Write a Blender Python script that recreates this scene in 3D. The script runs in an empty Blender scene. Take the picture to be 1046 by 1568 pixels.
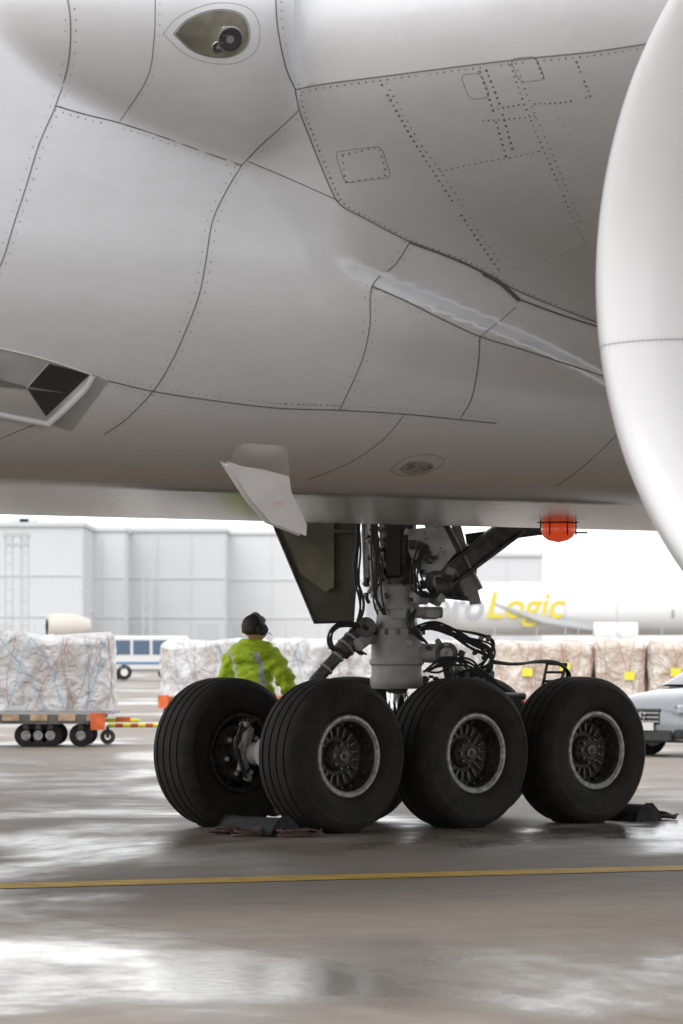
import bpy, math, random
import numpy as np
from mathutils import Vector, Matrix
random.seed(4); rng=np.random.default_rng(4)
scene=bpy.context.scene
FX=6188.0; HOR=985.0; CH=1.6
YAW=math.radians(41); ca,sa=math.cos(YAW),math.sin(YAW)
OX,OY=4.26,31.4
scene.view_settings.view_transform='Standard'; scene.view_settings.look='None'; scene.view_settings.exposure=0

# ---------------------------------------------------------------- materials
def mat(name,col,rough=.5,metal=0,nz=None,bump=None,coat=0,spec=.5,col2=None):
    m=bpy.data.materials.new(name); m.use_nodes=True; nt=m.node_tree; b=nt.nodes['Principled BSDF']
    b.inputs['Base Color'].default_value=(*col,1); b.inputs['Roughness'].default_value=rough
    b.inputs['Metallic'].default_value=metal; b.inputs['Coat Weight'].default_value=coat
    b.inputs['Specular IOR Level'].default_value=spec
    tc=nt.nodes.new('ShaderNodeTexCoord')
    if nz:
        n=nt.nodes.new('ShaderNodeTexNoise'); n.inputs['Scale'].default_value=nz[0]; n.inputs['Detail'].default_value=6
        nt.links.new(tc.outputs['Object'],n.inputs['Vector'])
        r=nt.nodes.new('ShaderNodeValToRGB'); a=nz[1]
        c2=col2 if col2 else tuple(min(1,c*(1+a)) for c in col)
        c1=col if col2 else tuple(c*(1-a) for c in col)
        r.color_ramp.elements[0].position=.35; r.color_ramp.elements[1].position=.65
        r.color_ramp.elements[0].color=(*c1,1); r.color_ramp.elements[1].color=(*c2,1)
        nt.links.new(n.outputs['Fac'],r.inputs['Fac']); nt.links.new(r.outputs['Color'],b.inputs['Base Color'])
    if bump:
        n=nt.nodes.new('ShaderNodeTexNoise'); n.inputs['Scale'].default_value=bump[0]; n.inputs['Detail'].default_value=5
        nt.links.new(tc.outputs['Object'],n.inputs['Vector'])
        bp=nt.nodes.new('ShaderNodeBump'); bp.inputs['Strength'].default_value=bump[1]; bp.inputs['Distance'].default_value=bump[2] if len(bump)>2 else .02
        nt.links.new(n.outputs['Fac'],bp.inputs['Height']); nt.links.new(bp.outputs['Normal'],b.inputs['Normal'])
    return m

# ---------------------------------------------------------------- mesh builder
class MB:
    def __init__(s): s.v=[]; s.f=[]; s.m=[]
    def add(s,vs,fs,mi=0):
        o=len(s.v); s.v+= [tuple(p) for p in vs]
        for k,f in enumerate(fs):
            s.f.append([i+o for i in f]); s.m.append(mi[k] if isinstance(mi,(list,tuple)) else mi)
    def revolve(s,prof,org,axis,n=32,mi=0):
        ax=Vector(axis).normalized(); org=Vector(org)
        u=ax.orthogonal().normalized(); w=ax.cross(u)
        vs=[];fs=[];ms=[]
        for (a,r) in prof:
            for i in range(n):
                t=2*math.pi*i/n
                vs.append(org+ax*a+(u*math.cos(t)+w*math.sin(t))*max(r,1e-4))
        for k in range(len(prof)-1):
            for i in range(n):
                j=(i+1)%n
                fs.append([k*n+i,k*n+j,(k+1)*n+j,(k+1)*n+i]); ms.append(mi[k] if isinstance(mi,list) else mi)
        s.add(vs,fs,ms)
    def tube(s,p0,p1,r0,r1=None,n=20,mi=0):
        r1=r0 if r1 is None else r1
        p0=Vector(p0);p1=Vector(p1);L=(p1-p0).length
        s.revolve([(0,0),(0,r0*.93),(min(.01,L*.1),r0),(L-min(.01,L*.1),r1),(L,r1*.93),(L,0)],p0,p1-p0,n,mi)
    def poly(s,pts,r,n=6,mi=0):
        pts=[Vector(p) for p in pts]; vs=[];fs=[]
        u=None
        for k,p in enumerate(pts):
            d=(pts[min(k+1,len(pts)-1)]-pts[max(k-1,0)])
            if d.length<1e-7: d=Vector((0,0,1))
            d.normalize()
            if u is None: u=d.orthogonal().normalized()
            u=(u-d*u.dot(d)); u=u.normalized() if u.length>1e-5 else d.orthogonal().normalized()
            w=d.cross(u)
            for i in range(n):
                t=2*math.pi*i/n; vs.append(p+(u*math.cos(t)+w*math.sin(t))*r)
        for k in range(len(pts)-1):
            for i in range(n):
                j=(i+1)%n; fs.append([k*n+i,k*n+j,(k+1)*n+j,(k+1)*n+i])
        s.add(vs,fs,mi)
    def box(s,c,size,mi=0,R=None,bev=0):
        c=Vector(c); hx,hy,hz=[q/2 for q in size]; vs=[]
        if bev<=0:
            for z in(-hz,hz):
                for x,y in((-hx,-hy),(hx,-hy),(hx,hy),(-hx,hy)): vs.append(Vector((x,y,z)))
            fs=[[3,2,1,0],[4,5,6,7],[0,1,5,4],[1,2,6,5],[2,3,7,6],[3,0,4,7]]
        else:
            b=bev; ring=[(-hx+b,-hy),(hx-b,-hy),(hx,-hy+b),(hx,hy-b),(hx-b,hy),(-hx+b,hy),(-hx,hy-b),(-hx,-hy+b)]
            rin=[(x*(1-b/hx),y*(1-b/hy)) for x,y in ring]
            for z,rr in((-hz,rin),(-hz+b,ring),(hz-b,ring),(hz,rin)):
                for x,y in rr: vs.append(Vector((x,y,z)))
            fs=[list(range(7,-1,-1)),list(range(24,32))]
            for k in range(3):
                for i in range(8):
                    j=(i+1)%8; fs.append([k*8+i,k*8+j,(k+1)*8+j,(k+1)*8+i])
        if R is not None: vs=[R@v for v in vs]
        s.add([v+c for v in vs],fs,mi)
    def prism(s,pts,th,mi=0):
        pts=[Vector(p) for p in pts]; th=Vector(th); n=len(pts)
        fs=[list(range(n)),list(range(2*n-1,n-1,-1))]+[[i,(i+1)%n,n+(i+1)%n,n+i] for i in range(n)]
        s.add(pts+[p+th for p in pts],fs,mi)
    def obj(s,name,mats,parent=None,smooth=35):
        me=bpy.data.meshes.new(name); me.from_pydata(s.v,[],s.f); 
        for m in mats: me.materials.append(m)
        me.polygons.foreach_set('material_index',s.m)
        me.update()
        if smooth:
            me.polygons.foreach_set('use_smooth',[True]*len(s.f)); me.set_sharp_from_angle(angle=math.radians(smooth))
        o=bpy.data.objects.new(name,me); scene.collection.objects.link(o)
        if parent: o.parent=parent
        return o
def empty(name,loc=(0,0,0),rz=0,parent=None):
    e=bpy.data.objects.new(name,None); scene.collection.objects.link(e); e.location=loc; e.rotation_euler=(0,0,rz)
    e.empty_display_size=.3
    if parent: e.parent=parent
    return e
def catmull(P,step):
    P=[np.array(p,float) for p in P]; out=[]
    Q=[2*P[0]-P[1]]+P+[2*P[-1]-P[-2]]
    for i in range(1,len(Q)-2):
        n=max(2,int(np.linalg.norm(Q[i+1]-Q[i])/step))
        for k in range(n):
            t=k/n
            out.append(.5*((2*Q[i])+(-Q[i-1]+Q[i+1])*t+(2*Q[i-1]-5*Q[i]+4*Q[i+1]-Q[i+2])*t*t+(-Q[i-1]+3*Q[i]-3*Q[i+1]+Q[i+2])*t**3))
    out.append(P[-1]); return out

# ================================================================ AIRFRAME (implicit loft)
def ss(x): x=np.clip(x,0,1); return x*x*(3-2*x)
def sle(al): return -9.4+.615*(al-3.2)-.35*np.exp(-np.clip(al-3.0,0,None)/.7)
def smin(a,b,k):
    h=np.clip(.5+.5*(a-b)/k,0,1)
    return a*(1-h)+b*h-k*h*(1-h)
def wingf(s,al,z,sl,kf=1.0):
    q=s-sl; c=12.5-.33*(al-3.2); qq=np.clip(q,0,None)
    th=(c/12.5)**2
    A=1.1025*kf
    Q=th*A*4.5*(1-np.exp(-qq/4.5))*(1-np.clip(qq/c,0,1)**3)
    Q=np.where(q<0,A*q,Q); Q=np.where(q>c,-(q-c),Q)
    dzw=z-(5.05+.11*(al-3.2)); dzw=np.where(dzw>0,dzw*1.35*math.sqrt(kf),dzw)
    return (dzw**2-Q)/np.sqrt(4*dzw**2+A*A)
def Ff(s,l,z):
    al=np.abs(l)
    tn=np.sqrt(1-np.clip((-22.5-s)/8.5,0,.995)**2); tt=1-np.clip((s-10)/24,0,.93); t=tn*tt
    lb=al/t; zb=(z-5.2)/t+5.2
    zL=3.66-.235*(s+8.4)
    W=3.38-.24*ss((s+8.75)/.8)*ss((zb-zL)/.13)
    r=1.3; z0=2.47+.008*lb**2+.5*ss((-12.5-s)/5)+.4*ss((s-2)/5)
    dx=lb-(W-r); dz=(z0+r)-zb
    lo=np.hypot(np.maximum(dx,0),np.maximum(dz,0))+np.minimum(np.maximum(dx,dz),0)-r
    b=np.where(zb>5,np.hypot(lb,zb-5)-W,lo)*t
    w=wingf(s,al,z,sle(al))
    w=np.maximum(w,al-28.4)
    # leading-edge root glove: its lower face overhangs the belly fairing
    zc=4.53-.241*(s+10.55); mS=.40
    g1=(zc+mS*(al-3.38)-z)/math.sqrt(1+mS*mS)
    wg=wingf(s,al,z,-9.4+.615*(al-3.2)-1.85*np.exp(-((al-3.2)/.85)**2),.38)
    g2=.7547*s+.6561*al+4.52
    gl=-smin(smin(-g1,-wg,.12),-g2,.35)
    w=smin(w,gl,.22)
    k=(.05+.69*ss((s+9.5)/1.6))*ss((z-2.75)/.7)+.012
    return smin(w,b,k)
def grad(s,l,z,e=.004):
    g=np.stack([Ff(s+e,l,z)-Ff(s-e,l,z),Ff(s,l+e,z)-Ff(s,l-e,z),Ff(s,l,z+e)-Ff(s,l,z-e)],-1)/(2*e)
    return g
xs=np.concatenate([np.arange(-31.5,-11.6,.3),np.arange(-11.6,-5.6,.04),np.arange(-5.6,34,.3)])
ls=np.concatenate([[-.1,.1],np.arange(.3,1.9,.16),np.arange(1.9,5.8,.04),np.arange(5.8,29,.3)])
zs=np.concatenate([np.arange(2.3,5.5,.04),np.arange(5.5,9.0,.14)])
V=np.empty((len(xs),len(ls),len(zs)),np.float32)
for i0 in range(0,len(xs),40):
    X,Lg,Z=np.meshgrid(xs[i0:i0+40].astype(np.float32),ls.astype(np.float32),zs.astype(np.float32),indexing='ij')
    V[i0:i0+40]=Ff(X,Lg,Z)
I=V<0
nx,ny,nz=V.shape
cnt=np.zeros((nx-1,ny-1,nz-1),np.int8)
for a in(0,1):
    for b in(0,1):
        for c in(0,1): cnt+=I[a:nx-1+a,b:ny-1+b,c:nz-1+c]
act=(cnt>0)&(cnt<8)
idx=-np.ones(act.shape,np.int64); ci=np.argwhere(act); idx[act]=np.arange(len(ci))
acc=np.zeros((len(ci),3)); num=np.zeros(len(ci))
corn=[(a,b,c) for a in(0,1) for b in(0,1) for c in(0,1)]
ax=[xs,ls,zs]
def cp(c): return np.stack([ax[d][ci[:,d]+c[d]] for d in range(3)],-1)
def cv(c): return V[ci[:,0]+c[0],ci[:,1]+c[1],ci[:,2]+c[2]].astype(float)
for c0 in corn:
    for d in range(3):
        if c0[d]==0:
            c1=list(c0); c1[d]=1
            v0,v1=cv(c0),cv(c1); mk=(v0<0)!=(v1<0)
            t=np.where(mk,v0/(v0-v1+1e-12),0)
            p=cp(c0)*(1-t[:,None])+cp(c1)*t[:,None]
            acc+=p*mk[:,None]; num+=mk
P=acc/num[:,None]
for it in range(4):
    f=Ff(P[:,0],P[:,1],P[:,2]); g=grad(P[:,0],P[:,1],P[:,2]); gg=(g**2).sum(-1)
    st=np.clip(f/np.maximum(gg,.2),-.03,.03); P-=g*st[:,None]
P[ci[:,1]==0,1]=0
N=grad(P[:,0],P[:,1],P[:,2],.010); N[ci[:,1]==0,1]=0; N/=np.linalg.norm(N,axis=1)[:,None]
quads=[]
for d in range(3):
    sl=[slice(None)]*3; s2=[slice(None)]*3
    sl[d]=slice(0,-1); s2[d]=slice(1,None)
    ch=I[tuple(sl)]!=I[tuple(s2)]
    e=np.argwhere(ch); inside=I[tuple(sl)][ch]
    o=[k for k in range(3) if k!=d]
    ok=(e[:,o[0]]>0)&(e[:,o[1]]>0)&(e[:,o[0]]<V.shape[o[0]]-1)&(e[:,o[1]]<V.shape[o[1]]-1)
    e=e[ok]; inside=inside[ok]
    def ce(a,b):
        q=e.copy(); q[:,o[0]]-=a; q[:,o[1]]-=b; return idx[q[:,0],q[:,1],q[:,2]]
    quad=np.stack([ce(1,1),ce(0,1),ce(0,0),ce(1,0)],-1)
    flip=inside if d!=1 else ~inside
    quad=np.where(flip[:,None],quad,quad[:,::-1])
    quads.append(quad)
quads=np.concatenate(quads)
quads=quads[(quads>=0).all(1)]
quads=quads[:,::-1]   # y = -l flips handedness

airplane=empty('cargo_airplane',(OX,OY,0),YAW)

# rays from the camera through image pixels onto the skin -> local (s,l,z)
def pixel_hits(px):
    px=np.array(px,float); n=len(px)
    dx=(px[:,0]-523)/FX; dzv=(HOR-px[:,1])/FX
    ts=np.linspace(18,33,700)
    def loc(t,dx,dzv):
        Xw=dx*t-OX; Yw=t-OY
        return Xw*ca+Yw*sa, -(-Xw*sa+Yw*ca), CH+dzv*t
    s,l,z=loc(ts[None,:],dx[:,None],dzv[:,None]); f=Ff(s,l,z)
    neg=f<0; hit=neg.any(1); k=np.clip(neg.argmax(1),1,None)
    lo=ts[k-1];hi=ts[k]
    for _ in range(14):
        m=(lo+hi)/2; s,l,z=loc(m,dx,dzv); fm=Ff(s,l,z)<0
        hi=np.where(fm,m,hi); lo=np.where(fm,lo,m)
    s,l,z=loc(hi,dx,dzv); g=grad(s,l,z); g/=np.linalg.norm(g,axis=1)[:,None]
    p=np.stack([s,-l,z],-1); g[:,1]*=-1
    return p[hit],g[hit]
wing_seam=[(452,137),(458,168),(472,205),(490,250),(507,290),(522,314),(560,335),(628,370),(690,393),(745,418),(790,444),(860,473),(930,500)]
strip=[(452,137),(500,128),(600,115),(700,102),(800,90),(900,80),(990,67)]
pw,_=pixel_hits(catmull(wing_seam,10)); ps,_=pixel_hits(catmull(strip,10))
o_=np.argsort(pw[:,0]); sv,lv=pw[o_,0],-pw[o_,1]
qv=ps[:,0]-sle(-ps[:,1]); o2=np.argsort(-ps[:,1]); l2,q2=-ps[o2,1],qv[o2]
lseam=np.interp(P[:,0],sv,lv); qb=np.interp(P[:,1],l2,q2)
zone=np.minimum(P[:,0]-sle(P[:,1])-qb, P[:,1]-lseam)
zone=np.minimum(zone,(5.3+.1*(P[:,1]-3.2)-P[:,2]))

me=bpy.data.meshes.new('airframe_skin')
Pl=P.copy(); Pl[:,1]*=-1; Nl=N.copy(); Nl[:,1]*=-1
me.from_pydata(Pl.tolist(),[],quads.tolist()); me.update()
at=me.attributes.new('zone','FLOAT','POINT'); at.data.foreach_set('value',zone.astype(np.float32))
me.polygons.foreach_set('use_smooth',[True]*len(me.polygons))
me.normals_split_custom_set_from_vertices(Nl.tolist())
skin=bpy.data.objects.new('airframe_skin',me); scene.collection.objects.link(skin); skin.parent=airplane
mm=skin.modifiers.new('mirror','MIRROR'); mm.use_axis=(False,True,False); mm.merge_threshold=.001

# skin paint
m=bpy.data.materials.new('aircraft_paint'); m.use_nodes=True; nt=m.node_tree; b=nt.nodes['Principled BSDF']
nd=nt.nodes.new; lk=nt.links.new
A=nd('ShaderNodeAttribute'); A.attribute_name='zone'
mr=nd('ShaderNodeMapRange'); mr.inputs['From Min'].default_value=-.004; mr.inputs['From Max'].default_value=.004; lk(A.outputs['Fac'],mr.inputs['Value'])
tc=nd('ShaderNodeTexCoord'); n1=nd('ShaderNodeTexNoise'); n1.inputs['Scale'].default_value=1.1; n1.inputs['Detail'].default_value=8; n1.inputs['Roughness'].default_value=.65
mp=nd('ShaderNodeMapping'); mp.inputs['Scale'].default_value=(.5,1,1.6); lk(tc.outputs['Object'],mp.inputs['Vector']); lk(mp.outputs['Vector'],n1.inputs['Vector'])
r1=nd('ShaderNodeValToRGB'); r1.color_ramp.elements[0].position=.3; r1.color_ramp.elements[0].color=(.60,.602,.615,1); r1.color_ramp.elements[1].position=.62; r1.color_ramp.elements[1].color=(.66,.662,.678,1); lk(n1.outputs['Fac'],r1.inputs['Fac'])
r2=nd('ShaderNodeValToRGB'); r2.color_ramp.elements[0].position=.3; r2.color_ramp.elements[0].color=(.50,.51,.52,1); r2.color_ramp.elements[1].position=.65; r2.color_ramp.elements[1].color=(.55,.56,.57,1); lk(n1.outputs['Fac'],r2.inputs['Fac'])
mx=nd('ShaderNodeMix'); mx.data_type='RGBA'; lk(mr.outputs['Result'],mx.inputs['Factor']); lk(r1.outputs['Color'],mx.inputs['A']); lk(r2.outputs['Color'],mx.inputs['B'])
# shade of the down-turned lower belly, put into the base colour
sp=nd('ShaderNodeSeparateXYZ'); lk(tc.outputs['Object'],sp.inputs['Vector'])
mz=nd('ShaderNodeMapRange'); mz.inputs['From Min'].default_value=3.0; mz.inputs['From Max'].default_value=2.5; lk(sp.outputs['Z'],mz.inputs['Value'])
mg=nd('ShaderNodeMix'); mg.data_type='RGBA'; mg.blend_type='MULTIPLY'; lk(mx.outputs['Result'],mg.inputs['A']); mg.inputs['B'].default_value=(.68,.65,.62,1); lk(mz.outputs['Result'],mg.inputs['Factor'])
n5=nd('ShaderNodeTexNoise'); n5.inputs['Scale'].default_value=14; n5.inputs['Detail'].default_value=10; n5.inputs['Roughness'].default_value=.8; lk(mp.outputs['Vector'],n5.inputs['Vector'])
r5=nd('ShaderNodeValToRGB'); r5.color_ramp.elements[0].position=.40; r5.color_ramp.elements[0].color=(.94,.94,.935,1); r5.color_ramp.elements[1].position=.6; r5.color_ramp.elements[1].color=(1,1,1,1); lk(n5.outputs['Fac'],r5.inputs['Fac'])
m5=nd('ShaderNodeMix'); m5.data_type='RGBA'; m5.blend_type='MULTIPLY'; m5.inputs['Factor'].default_value=.7; lk(mg.outputs['Result'],m5.inputs['A']); lk(r5.outputs['Color'],m5.inputs['B'])
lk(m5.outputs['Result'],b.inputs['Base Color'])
mrr=nd('ShaderNodeMapRange'); mrr.inputs['From Min'].default_value=2.75; mrr.inputs['From Max'].default_value=2.5; mrr.inputs['To Min'].default_value=.27; mrr.inputs['To Max'].default_value=.20; lk(sp.outputs['Z'],mrr.inputs['Value']); lk(mrr.outputs['Result'],b.inputs['Roughness'])
nw=nd('ShaderNodeTexNoise'); nw.inputs['Scale'].default_value=2.4; nw.inputs['Detail'].default_value=1.5; lk(tc.outputs['Object'],nw.inputs['Vector'])
bpn=nd('ShaderNodeBump'); bpn.inputs['Strength'].default_value=.45; bpn.inputs['Distance'].default_value=.014; lk(nw.outputs['Fac'],bpn.inputs['Height']); lk(bpn.outputs['Normal'],b.inputs['Normal'])
b.inputs['Coat Weight'].default_value=.35; b.inputs['Coat Roughness'].default_value=.2
b.inputs['Metallic'].default_value=.18
me.materials.append(m); PAINT=m

seam_m=mat('panel_gap',(.10,.10,.10),.7); rivet_m=mat('rivet_head',(.10,.10,.10),.6)
seams=[ [(100,-20),(107,20),(108,60),(103,105),(85,162),(60,220),(40,285),(22,340),(5,395),(-12,430)],
 [(85,162),(130,175),(182,188),(250,210),(310,232),(370,253)],
 [(370,253),(400,222),(430,195),(456,170)],
 [(422,-10),(425,40),(437,100),(452,137)],[(238,-10),(236,60),(225,120),(182,188)],
 [(370,253),(345,295),(325,340),(315,400),(305,450),(285,505),(262,555),(235,598),(195,640),(160,665)],
 strip,wing_seam,[(380,247),(430,268),(480,290),(520,308)],
 [(628,370),(605,405),(570,438),(566,500),(553,555),(520,628)],
 [(570,438),(620,460),(680,490),(735,515),(800,535),(870,558),(935,580)],
 [(735,515),(732,560),(722,610),(705,640)],
 [(165,583),(240,600),(340,615),(430,625),(520,628),(620,634),(700,642),(760,648)],
 [(620,634),(590,670),(550,700),(510,720),(470,735)],[(955,655),(920,690),(880,725),(850,745)],
 [(735,515),(765,492),(790,470)],[(0,672),(40,655),(80,640)]]
mb=MB()
def runs(p,g):
    q0=p+g*.0012
    out=[[tuple(q0[0])]]
    for a,b_ in zip(q0[:-1],q0[1:]):
        if np.linalg.norm(b_-a)>.16: out.append([])
        out[-1].append(tuple(b_))
    return [r for r in out if len(r)>1]
for i,sg in enumerate(seams):
    p,g=pixel_hits(catmull(sg,4))
    if len(p)>1:
        for r_ in runs(p,g): mb.poly(r_,.0022 if i in(4,8,13,14,15,16) else .0034,5)
for sg,rad in(([(628,371),(690,394),(745,420),(795,458)],.008),([(740,418),(765,432),(795,459)],.014),([(795,458),(860,482),(928,504)],.006)):  # short thick tube also draws the shadow under the fairing edge
    p,g=pixel_hits(catmull(sg,7)); mb.poly([tuple(q) for q in p],rad,6)
mb.obj('panel_gaps',[seam_m],airplane,60)
rows=[(wing_seam,7,0,.0065,9),(strip,0,6,.0055,11),
 ([(585,130),(630,210),(665,265),(720,350),(765,415)],0,0,.0085,9),([(592,128),(640,214),(677,265),(730,350),(768,405)],0,0,.0055,11),
 ([(735,110),(752,160),(775,240)],0,0,.0085,9),([(745,108),(765,160),(787,236)],0,0,.0085,9),
 ([(782,100),(805,165),(850,270),(880,340),(900,380)],0,0,.0065,9),([(790,98),(815,165),(858,265),(890,345)],0,0,.0055,10),
 ([(820,90),(833,120)],0,0,.0075,8),([(883,95),(905,150)],0,0,.0075,8),([(675,262),(740,248),(800,238),(832,230)],0,0,.006,9),
 ([(765,415),(830,400),(895,378)],0,0,.005,12),([(755,168),(800,160),(860,157),(905,148)],0,0,.0065,8),([(740,185),(770,183),(820,178)],0,0,.0065,8),
 ([(850,170),(890,240),(930,330)],0,0,.0035,14),
 (seams[1],0,7,.005,12),(seams[5],8,0,.0045,16),(seams[5],-8,0,.0045,16),(seams[0],8,0,.0045,17),(seams[0],-8,0,.004,17),(seams[9],8,0,.0045,16),(seams[9],-8,0,.0045,18),
 (seams[12],0,-7,.0045,11),(seams[12],0,7,.004,14),(seams[11],-8,0,.0045,17),(seams[11],8,0,.0045,17),(seams[10],0,8,.004,20),(seams[3],8,0,.005,13),(seams[4],7,0,.0035,16),
 ([(420,625),(520,628)],0,-7,.0065,9),([(770,480),(850,520)],0,0,.004,16),(seams[13],7,4,.004,15),(seams[14],7,4,.004,15),(seams[2],6,5,.004,12)]
rp=[(520+a,b) for a,b in((5,5),(30,0),(55,-6),(62,0),(70,30),(66,38),(40,42),(14,47),(8,40))]; rp=[(x,y+232) for x,y in rp]; rp.append(rp[0])
rows.append((rp,0,0,.0065,10))
mb=MB()
def disc(mb,p,g,r,mi=0,n=6,lift=.0015):
    g=Vector(g); u=g.orthogonal().normalized(); w=g.cross(u); p=Vector(p)+g*lift
    mb.add([p+(u*math.cos(2*math.pi*i/n)+w*math.sin(2*math.pi*i/n))*r for i in range(n)]+[p+g*r*.35],[[i,(i+1)%n,n] for i in range(n)],mi)
for path,ox,oy,r,st in rows:
    c=np.array(catmull(path,1.0)); d=np.r_[0,np.cumsum(np.linalg.norm(np.diff(c,axis=0),axis=1))]
    t=np.arange(0,d[-1],st); pts=np.stack([np.interp(t,d,c[:,0])+ox,np.interp(t,d,c[:,1])+oy],-1)
    if len(pts)==0: continue
    p,g=pixel_hits(pts)
    for a,b_ in zip(p,g):
        if random.random()>.04: disc(mb,a,b_,r*random.uniform(.75,1.1))
mb.obj('rivets',[rivet_m],airplane,0)
# access panels outlines
mb=MB()
def rrect(cx,cy,w,h,sk=0,rot=0):
    pts=[]
    for qx,qy,a0 in((1,1,0),(-1,1,90),(-1,-1,180),(1,-1,270)):
        for k in range(5):
            a=math.radians(a0+k*22.5); x=qx*(w/2-9)+9*math.cos(a); y=qy*(h/2-9)+9*math.sin(a)
            x2=x*math.cos(rot)-y*math.sin(rot)+sk*y; y2=x*math.sin(rot)+y*math.cos(rot); pts.append((cx+x2,cy+y2))
    return pts+[pts[0]]
for a in((556,252,72,48,.2,-.12),(728,132,32,38,.3,-.1),(808,106,40,36,.3,-.1)):
    p,g=pixel_hits(catmull(rrect(*a),5)); mb.poly([tuple(q) for q in p],.0018,4)
out=[(268,52),(285,33),(315,19),(345,16),(370,24),(380,45),(376,70),(355,85),(325,86),(295,76)]
cx,cy=325,52
p,g=pixel_hits(catmull([(cx+(x-cx)*1.32,cy+(y-cy)*1.32) for x,y in out+[out[0]]],6)); mb.poly([tuple(q) for q in p],.0014,4)
p,g=pixel_hits(catmull([(cx+(x-cx)*1.04,cy+(y-cy)*1.04) for x,y in out+[out[0]]],6)); mb.poly([tuple(q) for q in p],.0025,4)
mb.obj('access_panel_gaps',[seam_m],airplane,60)
def patch(mb,outline,mi,lift,rings=6,step=6,ctr=None):
    o=np.array(catmull(list(outline)+[outline[0]],step)[:-1]); c=o.mean(0) if ctr is None else np.array(ctr)
    n=len(o); pts=[c]
    for k in range(1,rings+1): pts+=list(c+(o-c)*k/rings)
    p,g=pixel_hits(pts)
    if len(p)!=len(pts): return
    L=np.full((len(pts),1),lift) if not callable(lift) else np.array([lift(0)]+[lift(k/rings) for k in range(1,rings+1) for _ in range(n)])[:,None]
    vs=p+g*L; fs=[[0,1+i,1+(i+1)%n] for i in range(n)]
    for k in range(rings-1):
        for i in range(n):
            j=(i+1)%n; fs.append([1+k*n+i,1+(k+1)*n+i,1+(k+1)*n+j,1+k*n+j])
    mb.add([tuple(v) for v in vs],fs,mi)
glass=mat('landing_light_glass',(.12,.11,.08),.06,0,(3.5,.7),None,1.0)
lampm=mat('lamp_reflector',(.30,.30,.29),.3,.7)
darkm=mat('shade_and_dark_parts',(.02,.02,.02),.5)  # flat dark for painted recess shade and for real dark parts
mb=MB(); patch(mb,out,0,.005,8)
p,g=pixel_hits([(352,60),(333,72),(345,48)])
for q,gg,r in((p[0],g[0],.075),(p[1],g[1],.035),(p[2],g[2],.03)):
    mb.revolve([(0.006,r),(.010,r*.9),(.0085,r*.72),(.0070,r*.3),(.0070,0)],q,gg,24,[1,2,2,1])
mb.obj('landing_light',[glass,lampm,darkm],airplane,40)

# ram air inlet on belly side; recess shade painted as dark patches
grey=mat('inlet_grey',(.30,.295,.29),.5,0,(3,.15)); lipm=mat('inlet_lip',(.52,.515,.51),.35)
innerm=mat('inlet_duct_wall',(.42,.41,.40),.45,0,(3,.12))
mb=MB()
def polypatch(mb,pts,mi,lift):
    a,b_,c,d=[np.array(q,float) for q in pts]; n=8; G=[]
    for i in range(n+1):
        for j in range(n+1):
            u,v=i/n,j/n; G.append((a*(1-u)+b_*u)*(1-v)+(d*(1-u)+c*u)*v)
    p,g=pixel_hits(G)
    if len(p)<len(G): return
    vs=p+g*lift
    mb.add([tuple(v) for v in vs],[[i*(n+1)+j,(i+1)*(n+1)+j,(i+1)*(n+1)+j+1,i*(n+1)+j+1] for i in range(n) for j in range(n)],mi)
polypatch(mb,[(-30,524),(138,570),(72,644),(-30,630)],3,.004)
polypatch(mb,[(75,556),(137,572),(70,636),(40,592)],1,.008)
polypatch(mb,[(-30,530),(72,556),(40,590),(-30,572)],0,.012)
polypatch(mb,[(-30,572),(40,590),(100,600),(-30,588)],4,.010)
for pth,r in(([(141,573),(130,592),(108,615),(72,648)],.022),([(72,648),(30,640),(-30,628)],.018),([(-30,526),(60,547),(141,573)],.005),([(72,556),(56,574),(40,592)],.005)):
    p,g=pixel_hits(catmull(pth,6)); mb.poly([tuple(a+b_*.008) for a,b_ in zip(p,g)],r,10,2)
polypatch(mb,[(146,574),(166,584),(110,660),(78,650)],0,.003)
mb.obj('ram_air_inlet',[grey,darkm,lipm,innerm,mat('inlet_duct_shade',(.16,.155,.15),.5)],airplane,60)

mb=MB(); patch(mb,[(612,718),(628,708),(650,708),(664,714),(650,722),(628,726)],0,.004,4,5)
mb.obj('drain_port',[mat('drain_port_recess',(.22,.21,.2),.5,0,(20,.5))],airplane,0)
mb=MB(); p,g=pixel_hits(catmull([(597,720),(620,702),(655,696),(680,703),(672,715),(645,726),(612,728),(597,720)],5)); mb.poly([tuple(q) for q in p],.002,4)
mb.obj('drain_port_rim',[seam_m],airplane,0)

# exhaust mast marked HOT
def LW(px,py,D):   # image pixel at depth D -> aircraft-local
    Xw=(px-523)/FX*D-OX; Yw=D-OY
    return Vector((Xw*ca+Yw*sa,-Xw*sa+Yw*ca,CH+(HOR-py)/FX*D))
flapm=mat('vent_mast_paint',(.66,.65,.65),.4,0,(5,.05))
mb=MB()
pts=[LW(352,710,23.0),LW(371,714,23.0),LW(405,722,23.05),LW(440,731,23.1),LW(444,752,23.2),LW(467,803,23.35),LW(466,817,23.4),LW(418,799,23.3),LW(388,765,23.15),LW(368,738,23.05)]
mb.prism(pts,Vector((-.01,.045,0)),0)
flap=mb.obj('vent_mast',[flapm],airplane,30)
bm_=flap.modifiers.new('bevel','BEVEL'); bm_.width=.012; bm_.segments=3
mb=MB(); patch(mb,[(352,712),(358,690),(372,679),(400,680),(436,684),(441,700),(440,733),(400,724)],0,lambda k:.03*(1-k**3)+.001,6,6)
mb.obj('vent_mast_fairing',[mat('fairing_paint',(.52,.50,.48),.35,0,(5,.05))],airplane,60)
tx=bpy.data.curves.new('vent_label','FONT'); tx.body='HOT'; tx.size=.032; to=bpy.data.objects.new('vent_label',tx); scene.collection.objects.link(to); to.parent=airplane
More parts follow.
